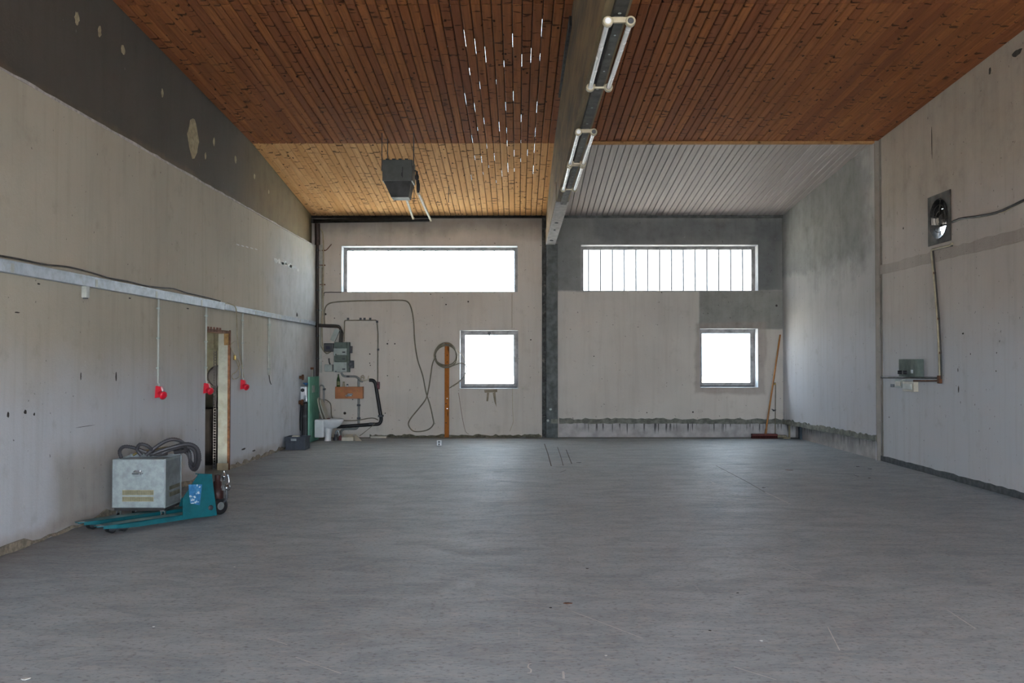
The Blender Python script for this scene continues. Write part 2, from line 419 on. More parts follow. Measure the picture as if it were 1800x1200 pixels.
grid_wall('wall_front', wall_r, 'y', YF, YF-.15, (-4.7, 6.2), (0, 6.75), [(GATE[0], GATE[1], 0, GATE[2])])
# wedge-shaped slab in front of the far right wall, above the bare plinth
Y1 = 15.12; XA = 5.765; XB = 5.555
b = MB()
lo = [(XA, Y1, .30), (XB, YB+.02, .30), (XR+.02, YB+.02, .30), (XR+.02, Y1, .30)]
b.prism(lo, 0, (0, 0, 5.0))
b.box((XA+.005, Y1, 0), (XR+.02, Y1+.09, .30))
rs = struct(b.build('wall_right_far', wall_rs, origin=Vector((XR, Y1, 0))))
TRIM = [3]
def ragged(name, m, pts_lo, pts_hi, out, n, amp, seed, parent=None):
    """strip with a ragged outline, given two end points for the lower and upper edge"""
    r = random.Random(seed); L0, L1 = map(Vector, pts_lo); H0, H1 = map(Vector, pts_hi); o = Vector(out)
    b = MB(); vs = []
    for i in range(n+1):
        t = i/n; a = L0.lerp(L1, t); h = H0.lerp(H1, t); up = (h-a)
        a = a + up.normalized()*r.uniform(-amp, amp)*.5; h = h + up.normalized()*r.uniform(-amp, amp)
        vs += [a, h, h+o*r.uniform(.5, 1), a+o]
    fs = []
    for i in range(n):
        p, q = 4*i, 4*i+4
        for e in range(4): fs.append((p+e, p+(e+1) % 4, q+(e+1) % 4, q+e))
    fs += [(3, 2, 1, 0), (4*n, 4*n+1, 4*n+2, 4*n+3)]
    TRIM[0] += 1
    b.add(vs, fs); return struct(b.build(name if not parent else 'trim_%d' % TRIM[0], m, origin=Vector(L0)))
ragged('mortar_band', band_m, ((.87, YB, .29), (5.55, YB, .285)), ((.87, YB, .39), (5.55, YB, .385)), (0, -.025, 0), 60, .02, 1, wb)
ragged('mortar_band', band_m, ((XA, Y1+.03, .31), (XB, YB, .285)), ((XA, Y1+.03, .39), (XB, YB, .385)), (-.025, 0, 0), 60, .02, 2, rs)
struct(MB().box((XR-.012, Y1+.09, 0), (XR+.01, YB+.02, .30)).build('baseboard_right_far', plinth_m, origin=Vector((XR, 17, 0))))
bbm = simple('dark_grey_skirting_paint', '#4c5052', .8, 0, .3, 12)
q = ragged('baseboard_right', bbm, ((XR, 4, 0), (XR, Y1, 0)), ((XR, 4, .085), (XR, Y1, .085)), (-.012, 0, 0), 80, .007, 3); struct(q)
ragged('plaster_crumb_edge', grit, ((XL, 4, 0), (XL, 12.7, 0)), ((XL, 4, .05), (XL, 12.7, .04)), (.02, 0, 0), 60, .035, 4, wl)
ragged('plaster_crumb_edge', grit, ((XL, 13.85, 0), (XL, YB, 0)), ((XL, 13.85, .05), (XL, YB, .04)), (.02, 0, 0), 50, .03, 5, wl)
mossy = simple('mossy_mortar', '#5f5c4c', .95, 0, .5, 12, '#8b867a', .6)
ragged('plaster_crumb_edge', mossy, ((-3.1, YB, 0), (.5, YB, 0)), ((-3.1, YB, .05), (.5, YB, .05)), (0, -.04, 0), 60, .02, 6, wb)
# scar of a removed rail on the right wall
scar = plaster('raw_scar_plaster', '#b3a89d', specks=1.0, mott=.5, bump=.8)
ragged('rail_scar', scar, ((XR, 4, 2.98), (XR, Y1, 2.98)), ((XR, 4, 3.13), (XR, Y1, 3.13)), (-.012, 0, 0), 70, .015, 8, wr)
ragged('ledge_edge', white_paint, ((XL, 4, 3.985), (XL, YB-.05, 3.985)), ((XL, 4, 4.012), (XL, YB-.05, 4.012)), (.006, 0, 0), 90, .006, 9, wl)
for yy in (15.02,):
    ragged('corner_bead', wall_rs, ((XR, yy, .05), (XR, yy, 5.3)), ((XR, yy+.07, .05), (XR, yy+.07, 5.3)), (-.008, 0, 0), 40, .012, 10, wr)

# ceiling: boards, roof deck above, beam
YK = 15.23; ZK = 5.143; ZB = 4.645
S1 = .0576; S2 = (ZK-ZB)/(YB-YK)
zc = lambda y: ZK + S1*(YK-y) if y < YK else ZK - S2*(y-YK)
PW = .112
BX0, BX1 = .595, .775         # beam sides
bays = [(XL-.10, BX0+.02, 'l'), (BX1-.02, XR, 'r')]
dk = MB()
def deck_strip(x0, x1, y0, y1, dz=.034):
    if y0 < YK < y1: deck_strip(x0, x1, y0, YK); deck_strip(x0, x1, YK, y1); return
    dk.add([(x0, y0, zc(y0+1e-4)+dz), (x1, y0, zc(y0+1e-4)+dz), (x1, y1, zc(y1-1e-4)+dz), (x0, y1, zc(y1-1e-4)+dz)], [(3, 2, 1, 0)])
gaps = []
ceil = bpy.data.objects.new('ceiling', None)
SEG = [(YF-.1, 10.04), (10.05, YK-.004), (YK+.004, YB+.05)]
def plank_mesh(y0, y1, m):
    L = math.hypot(y1-y0, zc(y1)-zc(y0)); hw = PW/2-.0045; c = .009; t = .022
    prof = [(-hw, c), (-hw+c, 0), (hw-c, 0), (hw, c), (hw, t), (-hw, t)]
    b = MB(); n = len(prof)
    b.add([(x, 0, z) for x, z in prof] + [(x, L, z) for x, z in prof],
          [(i, (i+1) % n, n+(i+1) % n, n+i) for i in range(n)] + [tuple(range(n))[::-1], tuple(range(n, 2*n))])
    me = bpy.data.meshes.new('plank'); me.from_pydata([tuple(v) for v in b.v], [], b.f); me.materials.append(m); me.update()
    return me
pm = {(k, c): plank_mesh(SEG[k][0], SEG[k][1], (pine_g if c == 'r' else pine_f) if k == 2 else pine) for k in range(3) for c in 'lr'}
planks = []
gap_x = []
for x0, x1, c in bays:
    n = int((x1-x0)/PW); pw = (x1-x0)/n
    for i in range(n):
        xc = x0 + pw*(i+.5)
        for k in range(3):
            y0, y1 = SEG[k]
            o = bpy.data.objects.new('plank', pm[(k, c)])
            o.location = (xc, y0, zc(y0+1e-4) + random.uniform(-.0015, .0015))
            o.rotation_euler = (math.atan2(zc(y1)-zc(y0), y1-y0), 0, 0); o.scale = (pw/PW, 1, 1)
            planks.append(o)
        if i: gap_x.append((x0+pw*i, c))
# roof deck: closed above every board, with a few daylight slits over open joints
rr = random.Random(3); prev = XL-.3
slits = 0
for gx, c in gap_x:
    deck_strip(prev, gx-.0004, YF-.1, YB+.3); prev = gx+.0004
    if c == 'l' and -2.1 < gx < .3:
        segs = []; y = 9.9
        while y < 17.6:
            L = rr.uniform(.12, .55); s0 = y + rr.uniform(.25, 1.7)
            if rr.random() < .75 and s0+L < 17.6: segs.append((s0, s0+L))
            y = s0+L
        y = YF-.1
        for a, e in segs: deck_strip(gx-.0004, gx+.0004, y, a); y = e
        deck_strip(gx-.0004, gx+.0004, y, YB+.3)
    else: deck_strip(gx-.0004, gx+.0004, YF-.1, YB+.3)
deck_strip(prev, 6.2, YF-.1, YB+.3)
ceil = struct(dk.build('ceiling', deck_m, origin=Vector((0, 0, 0))))
for o in planks: COL.objects.link(o); o.parent = ceil
struct(MB().box((BX1, YK-.10, zc(YK)-.028), (XR-.02, YK-.004, zc(YK-.1)+.004)).build('trim_1', trim_w, origin=Vector((3, YK, 5))))
struct(MB().box((BX1, YB-.05, ZB-.045), (5.56, YB, ZB+.01)).build('trim_2', col_m, origin=Vector((3, YB, 4.6))))
struct(MB().box((XL-.1, YB-.05, ZB-.045), (BX0, YB, ZB+.01)).build('trim_3', deck_m, origin=Vector((-2, YB, 4.6))))
# beam with flat underside
ZBM = 4.03
bm_ = MB()
for y0, y1 in ((YF-.05, YK), (YK, YB-.16)):
    bm_.add([(BX0, y0, ZBM), (BX1, y0, ZBM), (BX1, y1, ZBM), (BX0, y1, ZBM), (BX0, y0, zc(y0+1e-4)+.02), (BX1, y0, zc(y0+1e-4)+.02), (BX1, y1, zc(y1-1e-4)+.02), (BX0, y1, zc(y1-1e-4)+.02)],
            [(0, 3, 2, 1), (0, 1, 5, 4), (1, 2, 6, 5), (2, 3, 7, 6), (3, 0, 4, 7)])
beam = tag(bm_.build('ceiling_beam', beam_m, origin=Vector((.68, YB-.16, ZBM))), 'deep weathered brown beam running lengthways under the plank ceiling', 'beam')
MB().box((BX0-.006, 14.3, ZBM-.01), (BX1+.006, YB-.165, ZBM+.012)).build('whitewashed_underside', white_paint, beam)
MB().box((BX0-.012, 14.3, ZBM+.02), (BX0-.001, YB-.17, ZBM+.30)).build('side_cladding', simple('pale_side_board', '#8d7c66', .8, 0, .3, 5), beam)
for k, (yy, s) in enumerate(((16.4, .03), (18.8, .035), (17.3, .02))):
    MB().cyl((.68, yy, ZBM-.011), (.68, yy, ZBM-.022), s, k=12).build('bolt_head', rail_m, beam)
MB().box((BX0-.03, 10.2, zc(10.2)-.06), (BX0-.001, 13.4, zc(13.4)+.02)).build('edge_batten', deck_m, beam)
# column
cx0, cx1, cy = .51, .835, YB-.16
co = thing('steel_column', 'dark grey steel column standing against the rear wall under the beam', 'column', ((cx0+cx1)/2, cy, 0))
MB().box((cx0+.085, cy, 0), (cx1, cy+.012, ZBM+.01)).build('flange', col_m, co)
MB().box((cx0, cy+.10, 0), (cx0+.09, cy+.16, 4.6)).build('rear_leaf', simple('streaked_dark_paint', '#343634', .7, 0, .7, 16, '#77746d'), co)
MB().box((cx0+.085, cy+.012, 0), (cx0+.10, cy+.16, ZBM+.3)).box((cx1-.012, cy+.012, 0), (cx1, cy+.16, ZBM)).build('web', col_m, co)
for z in (.27, .47):
    c_ = at(963 if z < .3 else 968, 734 if z > .3 and False else (739 if z < .3 else 719), Y=cy)
    MB().lathe((c_.x, cy, c_.z), (0, -1, 0), [(0, .03), (.012, .03), (.018, .02)], 12).build('bolt_head', pgrey2, co)
MB().box((cx0+.18, cy-.004, .3), (cx1, cy, .39)).build('paint_band', band_m, co)

# windows
def window(i, kind):
    a, b_, c, d = WINS[i]; yg = YB+.27
    o = bpy.data.objects.new('window_%d' % (i+1), None); COL.objects.link(o); o.location = ((a+b_)/2, YB, c); struct(o)
    WM[o.name] = Matrix.Translation(o.location)
    fw = .075 if kind == 'strip' else .10; fd = .05
    B = .02 if kind == 'strip' else fw
    MB().box((a, yg, d-fw), (b_, yg+fd, d)).build('frame_head', frame_m, o)
    MB().box((a, yg, c), (b_, yg+fd, c+B)).build('frame_sill', frame_m, o)
    MB().box((a, yg, c+B), (a+fw, yg+fd, d-fw)).build('frame_jamb', frame_m, o)
    MB().box((b_-fw, yg, c+B), (b_, yg+fd, d-fw)).build('frame_jamb', frame_m, o)
    # thin painted lining of the reveal
    t = .006
    MB().box((a, YB+.001, d-t), (b_, yg, d)).box((a, YB+.001, c), (a+t, yg, d)).box((b_-t, YB+.001, c), (b_, yg, d)).box((a, YB+.001, c), (b_, yg, c+t)).build('reveal_lining', frame_w, o)
    if kind == 'strip':
        x = a+fw; n = 15; pw = .252; first = (.11 if i == 1 else .12)
        xs = [x, x+first]
        while xs[-1]+pw < b_-fw: xs.append(xs[-1]+pw)
        xs.append(b_-fw)
        for k in range(len(xs)-1):
            MB().box((xs[k]+.002, yg+.02, c+B), (xs[k+1]-.002, yg+.026, d-fw)).build('glass_channel', ugl2 if i == 1 else ugl, o)
            if k: MB().box((xs[k]-(.011 if i == 1 else .006), yg+.012, c+B), (xs[k]+(.011 if i == 1 else .006), yg+.034, d-fw)).build('joint_seal', dgrey if i == 1 else frame_w, o)
    else:
        MB().box((a+fw, yg+.02, c+B), (b_-fw, yg+.026, d-fw)).build('pane', wgl, o)
        MB().box((a+.03, yg-.02, c+.015), (b_-.03, yg, c+.035)).build('drip_bar', dgrey, o)
        if i == 2: MB().box(((a+b_)/2-.03, yg-.025, d-.075), ((a+b_)/2+.03, yg, d-.035)).cyl(((a+b_)/2, yg-.02, d-.06), ((a+b_)/2, yg-.02, d-.11), .012, k=8).build('latch', dgrey, o)
        else: MB().box((a+.005, yg-.02, c+.35), (a+.03, yg, c+.55)).build('hinge', frame_w, o)
    return o
for i in range(4): window(i, 'strip' if i < 2 else 'square')

# doorway in the left wall and the dim room behind it
d1 = bpy.data.objects.new('door_1', None); COL.objects.link(d1); d1.location = (XL, DOOR[0], 0); struct(d1); WM[d1.name] = Matrix.Translation(d1.location)
y0, y1, _, dz = DOOR
jw = simple('chipped_white_jamb', '#90958f', .7, 0, .2, 7, '#858478', .2)
MB().box((XL-.16, y1-.02, .10), (XL-.005, y1, dz-.02)).build('far_jamb_lining', jw, d1)
MB().box((XL-.16, y1-.035, 0), (XL-.002, y1, .10)).build('jamb_foot_block', simple('raw_jamb_mortar', '#9d9078', .95, 0, .25), d1)
MB().box((XL-.02, y1-.022, 0), (XL+.012, y1+.02, dz+.02)).build('steel_edge', rust, d1)
MB().box((XL-.16, y0, dz-.03), (XL+.008, y1, dz+.01)).build('lintel_edge', rust, d1)
MB().box((XL-.16, y0, dz-.02), (XL-.02, y0+.03, dz-.019)).build('near_jamb_lining', jw, d1)
MB().bbox((XL-.07, y1-.05, dz-.2), (XL, y1-.02, dz-.03), .006).build('torn_wood_wedge', simple('torn_ochre_wood', '#6d5532', .9, 0, .4, 20), d1)
for k in range(5): MB().bbox((XL-.002, y0+.05+.13*k, dz+.01), (XL+.006, y0+.05+.13*k+random.uniform(.05, .1), dz+.04), .003).build('brick_chip', simple('chipped_brick', '#7b4a36', .95, 0, .4), d1)
MB().box((XL-.3, y0-.3, -.2), (XL-4.5, 18, 0)).build('floor_side_room', floor_m, origin=Vector((-6, 14, 0)))['kind'] = 'structure'
sr = MB()
sr.box((-8.4, 11.4, 0), (-8.3, 17.9, 2.9)).box((-8.4, 11.3, 0), (-4.4, 11.4, 2.9)).box((-8.4, 11.3, 2.9), (-4.4, 17.9, 3.0))
struct(sr.build('wall_side_room', block_m, origin=Vector((-6, 14, 0))))
ybk = 15.3
bw = struct(MB().box((-8.3, ybk, 0), (-4.4, ybk+.1, 2.9)).build('wall_side_room_end', simple('joint_mortar', '#6d6b5c', .95), origin=Vector((-6, ybk, 0))))
bme = None
for r_ in range(8):
    for k in range(4):
        x0 = -6.7+.5*k+(.25 if r_ % 2 else 0)
        if bme is None:
            o = MB().bbox((x0+.006, ybk-.012, .36*r_+.006), (x0+.494, ybk+.01, .36*r_+.354), .006).build('block', block_m, bw); bme = o; ref = (x0, r_)
        else:
            o = bpy.data.objects.new('block', bme.data); COL.objects.link(o); o.parent = bw; o.location = (x0-ref[0], 0, .36*(r_-ref[1]))
ck = thing('low_cabinet', 'black low cabinet in the dim room behind the doorway', 'cabinet', (-5.0, 14.6, 0))
MB().bbox((-5.5, 14.35, .06), (-4.68, 15.0, .86), .01).build('body', deck_m, ck); MB().box((-5.45, 14.4, 0), (-4.7, 14.95, .06)).build('plinth', deck_m, ck)
MB().box((-5.48, 14.335, .08), (-5.1, 14.35, .84)).build('door', deck_m, ck); MB().box((-5.09, 14.335, .08), (-4.70, 14.35, .84)).build('door', deck_m, ck)
ps = thing('perforated_strip', 'perforated steel strip standing just inside the doorway', 'metal strip', (-4.50, 13.76, 0))
sb = MB(); 
for xo in (-.022, .014): sb.box((-4.50+xo, 13.93, 0), (-4.50+xo+.008, 13.95, 1.75))
sb.build('rail', dgrey, ps)
sb = MB()
o = MB().box((-4.522, 13.932, 0), (-4.486, 13.946, .014)).build('rung', dgrey, ps)
for k in range(1, 44):
    c_ = o.copy(); COL.objects.link(c_); c_.parent = ps; c_.location = (0, 0, .04*k)
tag(MB().lathe((-4.86, ybk-.03, 1.35), (0, -1, 0), [(0, .02), (.01, .16), (.05, .18), (.06, .15), (.06, .02)], 20).build('wall_disc', dgrey, origin=Vector((-4.86, ybk-.03, 1.2))), 'dark round disc hanging on the block wall behind the doorway', 'disc')

# plaster scars on the dark upper wall, painted marks
def chip(px, py, w, h, m, parent, X, seed, name='plaster_chip', th=.004, n=14):
    r = random.Random(seed); c = at(px, py, X=X); sgn = 1 if X < 0 else -1
    poly = [c + Vector((0, w*math.cos(2*math.pi*i/n)*r.uniform(.65, 1.1), h*math.sin(2*math.pi*i/n)*r.uniform(.7, 1.1))) for i in range(n)]
    return MB().prism(poly, 0, (sgn*th, 0, 0)).build(name, m, parent)
XU = XL-.10
for i, (px, py, w_, h_) in enumerate([(135, 33, .05, .07), (175, 55, .04, .07), (216, 87, .05, .06), (285, 163, .035, .06), (340, 243, .22, .27), (376, 249, .04, .06), (414, 280, .05, .06), (447, 310, .05, .05), (472, 337, .05, .04), (361, 274, .03, .05)]):
    chip(px, py, w_, h_, scuff, wlu, XU, 20+i)
wc = simple('fresh_white_filler', '#d3d3d0', .9, 0, .15, 20)
rq = random.Random(4)
for i in range(16):
    t_ = i/15; chip(484+40*t_+rq.uniform(-2, 2), 457+16*t_+rq.uniform(-2, 2), rq.uniform(.05, .16), rq.uniform(.015, .05), wc, wl, XL, 60+i)
for i in range(5): chip(418+8*i, 430+2*i, .09, .01, wc, wl, XL, 90+i)
dk_ = simple('dark_gouge', '#3a342e', .95, 0, .3)
for i, (px, py, w_, h_) in enumerate([(68, 499, .03, .008), (30, 549, .05, .006), (228, 524, .035, .008), (330, 542, .05, .008), (142, 661, .012, .04), (204, 662, .02, .05), (522, 553, .06, .045), (522, 414, .5, .012), (44, 724, .025, .02), (14, 729, .02, .025), (60, 728, .015, .015), (428, 789, .12, .015), (446, 792, .1, .012), (150, 749, .2, .003)]):
    chip(px, py, w_, h_, dk_, wl, XL, 80+i, 'wall_gouge', .002)
for i, (px, py, w_, h_) in enumerate([(1788, 93, .12, .04), (1740, 125, .03, .05), (1638, 250, .012, .22), (1537, 275, .012, .15), (1693, 586, .03, .012), (1685, 684, .015, .05), (1684, 650, .01, .03), (1480, 669, .04, .05), (1588, 401, .02, .02), (1563, 733, .02, .01), (1752, 459-35, .025, .02), (1724, 435, .05, .025), (1703, 443, .03, .02), (1752, 620, .01, .01), (1751, 652, .01, .01), (1706, 622, .01, .012)]):
    chip(px, py, w_, h_, dk_, wr, XR-.001, 120+i, 'wall_gouge', .002)
st_m = simple('brown_water_stain', '#857a68', .9, 0, .25)
def onback(px, py, dy=.0): return at(px, py, Y=YB-dy)
for poly in ([(851, 685), (874, 684), (874, 689), (852, 690)], [(856, 690), (860, 690), (858, 705), (855, 705)], [(866, 690), (871, 689), (872, 705), (873, 716), (869, 706)]):
    MB().prism([onback(*q) for q in poly], 0, (0, -.002, 0)).build('stain_mark', st_m, wb)
for i, (px, py, r_) in enumerate([(681, 604, .03), (694, 604, .025), (650, 622, .025), (650, 638, .02), (651, 642, .02), (572, 572-20, .04), (588, 559, .02), (933, 597, .025), (823, 530, .03), (784, 535, .025), (606, 726, .05), (677, 726, .02), (681, 660, .02), (620, 707-5, .02), (700, 662, .015), (1365, 537, .04), (1130, 590, .012), (1044, 626, .02), (1137, 725, .02), (1163, 514, .02), (1218, 724, .03), (757, 517, .02), (565, 637, .02)]):
    c = onback(px, py); MB().lathe(c, (0, -1, 0), [(0, r_*.6), (.003, r_*.5)], 8).build('wall_gouge', dk_, wb)

# joints and marks on the floor
def fmark(name, pts, wd, m, z=.0015):
    P = [at(px, py, Z=0) for px, py in pts]; b = MB()
    for a, e in zip(P, P[1:]):
        d = (e-a).normalized(); n = Vector((-d.y, d.x, 0))*wd/2
        b.add([a-n, e-n, e+n, a+n], [(0, 1, 2, 3)]); 
    for q in b.v: q.z = z
    return b.build(name, m, floor)
for pts, wd in [([(957, 780), (963, 797), (969, 819)], .03), ([(980, 786), (985, 800), (990, 818)], .02), ([(995, 790), (1005, 815)], .025), ([(868, 829), (985, 830), (995, 826)], .02), ([(1025, 817), (1180, 817), (1320, 815)], .016), ([(1258, 818), (1310, 845), (1345, 865)], .016), ([(1440, 830), (1500, 834), (1510, 838)], .02), ([(1475, 842), (1505, 845)], .02)]:
    fmark('floor_joint', pts, wd*.55, simple('dirty_joint', '#4c473f', .95, 0, .4))
for pts, wd in [([(1345, 865), (1390, 886)], .012), ([(934, 1166), (929, 1168), (928, 1173), (934, 1177), (933, 1182), (927, 1183)], .008), ([(990, 1180), (991, 1193)], .012), ([(880, 1044), (945, 1062)], .004), ([(1005, 1074), (1130, 1122)], .006), ([(1455, 1102), (1476, 1143)], .006), ([(1665, 1072), (1715, 1105)], .008), ([(1768, 1103), (1786, 1104)], .012), ([(1290, 1172), (1365, 1195)], .007), ([(470, 1122), (505, 1133)], .006), ([(300, 1036), (335, 1034)], .006), ([(520, 1155), (600, 1184)], .006), ([(1360, 980), (1430, 1015)], .005), ([(500, 1060), (600, 1064)], .004)]:
    fmark('chalk_scratch', pts, wd, chalk)
for i, (px, py, r_, m) in enumerate([(998, 1060, .022, rust), (968, 1068, .008, hole_m), (1032, 999, .008, hole_m), (1297, 1042, .007, hole_m), (1248, 1108, .007, hole_m), (1018, 813, .03, hole_m), (1342, 857, .02, hole_m), (1507, 820, .03, hole_m), (1530, 824, .03, hole_m), (412, 996, .006, chalk), (1065, 1152, .007, chalk), (1338, 1126, .007, chalk), (270, 1101, .007, chalk), (45, 1193, .02, chalk), (1230, 847, .03, chalk), (1387, 826, .04, rust), (1528, 840, .02, hole_m)]):
    r = random.Random(i); c = at(px, py, Z=0); n = 9
    MB().prism([c+Vector((r_*math.cos(6.283*k/n)*r.uniform(.6, 1.6), r_*math.sin(6.283*k/n)*r.uniform(.5, 1.1), 0)) for k in range(n)], 0, (0, 0, .003)).build('floor_spot', m, floor)

# ================================================================== things on the left wall
# cable duct
def duct(y0, y1, z0, z1, d, label):
    t = thing('cable_duct', label, 'cable duct', (XL, (y0+y1)/2, z0), group='cable duct along the left wall')
    MB().bbox((XL, y0, z0), (XL+d, y1, z1), .004).build('body', duct_m, t)
    MB().box((XL+d, y0, z1-.022), (XL+d+.004, y1, z1-.004)).build('lid_lip', duct_m, t)
    n = int((y1-y0)/1.55)
    for k in range(1, n+1):
        y = y0+1.55*k
        if y < y1-.1: MB().box((XL+d, y, z0+.004), (XL+d+.003, y+.05, z1-.024)).build('cover_clip', pvc, t)
    return t
duct(1.5, 13.36, 2.325, 2.43, .06, 'long pale grey cable duct on the left wall, nearer of the two lengths')
duct(13.40, 19.45, 2.335, 2.415, .05, 'shorter bluish cable duct on the left wall, ending at the rear corner')
tag(MB().tube([(XL+.03, y, 2.462+.012*math.sin(y*2.3)+.008*math.sin(y*5.1)) for y in [2+.45*i for i in range(26)]], .008, 6).build('loose_cable', cable_d),
    'thin dark cable lying loose on top of the long wall duct', 'cable')
tag(MB().tube([at(388, 533, X=XL+.03), at(402, 533, X=XL+.03), at(414, 540, X=XL+.075), at(416, 560, X=XL+.07), at(417, 590, X=XL+.03), at(421, 620, X=XL+.02), at(425, 640, X=XL+.02), at(429, 668, X=XL+.02)], .008, 6).build('hanging_cable', cable_y),
    'thin beige cable leaving the duct gap beside the doorway and hanging down', 'cable')
tag(MB().tube([at(414, 600, X=XL+.02), at(408, 603, X=XL+.03), at(406, 611, X=XL+.02), at(414, 626, X=XL+.03), at(421, 640, X=XL+.02), at(416, 652, X=XL+.03), at(408, 659, X=XL+.02), at(410, 666, X=XL+.03), at(418, 664, X=XL+.02), at(422, 655, X=XL+.03), at(414, 630, X=XL+.02), at(412, 626, X=XL+.02)], .007, 6).build('looped_cable', cable_y),
    'looped beige cable hanging on the wall right of the doorway', 'cable')
hk = thing('cable_hook', 'small dark hook tying the looped cable to the wall', 'hook', at(413, 628, X=XL))
c_ = at(413, 628, X=XL+.02); MB().bbox(c_-Vector((.015, .03, .04)), c_+Vector((.015, .03, .04)), .006).build('clip', brass, hk)
b_ = at(146, 504, X=XL); cb = thing('conduit_stub', 'short pale grey conduit stub under the long duct', 'conduit', (XL, b_.y, 2.22))
MB().bbox((XL, b_.y-.035, 2.215), (XL+.05, b_.y+.035, 2.33), .004).build('sleeve', pvc, cb); MB().box((XL+.01, b_.y-.025, 2.205), (XL+.04, b_.y+.025, 2.215)).build('end_cap', dgrey, cb)
# red sockets on conduit drops
def socket(px, topy, by, label, drop_label, double=False):
    c = at(px, (topy+by)/2, X=XL); y = c.y; zt = at(px, topy, X=XL).z; zb_ = at(px, by, X=XL).z; h = zt-zb_
    t = thing('red_socket', label, 'socket', (XL, y, zb_), group='red power sockets on the left wall')
    # tapering body
    w0, w1 = h*.19, h*.36; b = MB()
    prof = [(XL, zb_), (XL+.075, zb_+.012), (XL+.09, zb_+.03), (XL+.06, zt-.01), (XL+.02, zt), (XL, zt)]
    vs = []
    for sgn in (-1, 1):
        for x, z in prof:
            ww = w1+(w0-w1)*(z-zb_)/h; vs.append((x, y+sgn*ww, z))
    n = len(prof); b.add(vs, [tuple(range(n))[::-1], tuple(range(n, 2*n))] + [(i, (i+1) % n, n+(i+1) % n, n+i) for i in range(n)])
    b.build('body', red_m, t)
    ax = Vector((.78, -.45, -.38)).normalized(); o = Vector((XL+.05, y-.01, zb_+h*.36))
    MB().lathe(o, ax, [(0, .04), (.03, .042), (.05, .044), (.05, .034), (.03, .034)], 20).build('socket_collar', red_m, t)
    ld = MB().lathe(o+ax*.052, ax, [(0, .049), (.012, .049), (.018, .03)], 20).build('spring_lid', red_m, t)
    MB().cyl(o+ax*.048+Vector((0, -.03, .04)), o+ax*.048+Vector((0, .03, .04)), .008, k=8).build('hinge_pin', dred_m, ld)
    MB().cyl((XL+.03, y, zt-.004), (XL+.03, y, zt+.03), .016, k=10).build('cable_gland', pvc, t)
    if drop_label:
        d = thing('conduit_drop', drop_label, 'conduit', (XL, y, zt+.03), group='conduit drops below the duct')
        MB().cyl((XL+.018, y, zt+.03), (XL+.018, y, 2.33), .013, k=8).build('pipe', pvc, d)
        for k in range(3):
            z = zt+.2+k*.35
            MB().box((XL, y-.02, z), (XL+.034, y+.02, z+.02)).build('saddle', pgrey2, d)
socket(275, 678, 699, 'red power socket on the bare wall left of the doorway', 'thin grey conduit drop above the leftmost red socket')
socket(359.5, 673, 691, 'red power socket at the left edge of the doorway', 'thin grey conduit drop running down the near door jamb')
socket(424, 667, 684, 'smallest red power socket, on the wall right of the doorway', 'thin grey conduit drop right of the doorway, above a red socket')
y_ = at(472, 600, X=XL).y
e = thing('conduit_drop', 'empty flat grey conduit drop without a socket, nearest the rear corner', 'conduit', (XL, y_, 1.2), group='conduit drops below the duct')
MB().bbox((XL, y_-.05, 1.36), (XL+.022, y_+.05, 2.335), .003).build('channel', pvc, e)
MB().tube([(XL+.01, y_, 1.37), (XL+.02, y_+.01, 1.28), (XL+.03, y_+.03, 1.22), (XL+.03, y_+.08, 1.2)], .008, 6).build('wire_tail', cable_d, e)
for z in (2.2, 1.45): MB().box((XL, y_-.065, z), (XL+.026, y_+.065, z+.025)).build('saddle', pgrey2, e)

# ================================================================== machine and pallet truck
MX0, MX1, MY0, MY1, MZ0, MZ1 = -4.06, -3.525, 9.40, 9.84, .13, .615
m = thing('metal_equipment_box', 'galvanised metal equipment box on castors standing over the pallet truck forks', 'machine', ((MX0+MX1)/2, (MY0+MY1)/2, 0))
sheet = simple('spangled_galvanised_sheet', '#9aa3a3', .42, .35, .22, 14)
sheet_s = simple('brushed_side_sheet', '#7e8587', .4, .4, .2, 10)
b = MB().box((MX0, MY0, MZ0), (MX1, MY1, MZ1-.02)); b.build('body', sheet_s, m)
MB().bbox((MX0+.006, MY0-.006, MZ0+.006), (MX1-.012, MY0, MZ1-.004), .002).build('front_panel', sheet, m)
MB().box((MX1, MY0-.006, MZ0), (MX1+.004, MY1, MZ0+.012)).box((MX1-.012, MY0-.008, MZ0), (MX1+.005, MY0+.006, MZ1)).box((MX1, MY1-.012, MZ0), (MX1+.004, MY1, MZ1)).build('edge_trim', galv, m)
fr = simple('dark_machine_frame', '#22201f', .7, 0, .3)
MB().box((MX0+.02, MY0+.01, MZ0-.03), (MX1-.01, MY1-.01, MZ0)).build('base_frame', fr, m)
# rim of the open top
MB().box((MX0, MY0, MZ1-.02), (MX1, MY0+.01, MZ1)).box((MX0, MY1-.01, MZ1-.02), (MX1, MY1, MZ1+.012)).box((MX1-.01, MY0, MZ1-.02), (MX1, MY1, MZ1+.006)).box((MX0, MY0, MZ1-.02), (MX0+.01, MY1, MZ1)).build('top_rim', galv, m)
# recessed handle
hx, hz = -3.80, .478
h_ = MB().bbox((hx-.046, MY0-.009, hz-.035), (hx+.046, MY0-.005, hz+.02), .003).build('handle_plate', galv, m)
MB().tube([(hx-.05, MY0-.012, hz-.002), (hx-.05, MY0-.03, hz-.004), (hx+.05, MY0-.03, hz-.004), (hx+.05, MY0-.012, hz-.002)], .006, 8, spline=False).build('grip', chrome, h_)
MB().bbox((hx-.03, MY0-.018, hz+.008), (hx+.03, MY0-.006, hz+.03), .006).build('hinge_block', chrome, h_)
for sx in (-1, 1): MB().lathe((hx+sx*.038, MY0-.009, hz+.012), (0, -1, 0), [(0, .006), (.004, .004)], 8).build('screw', chrome, h_)
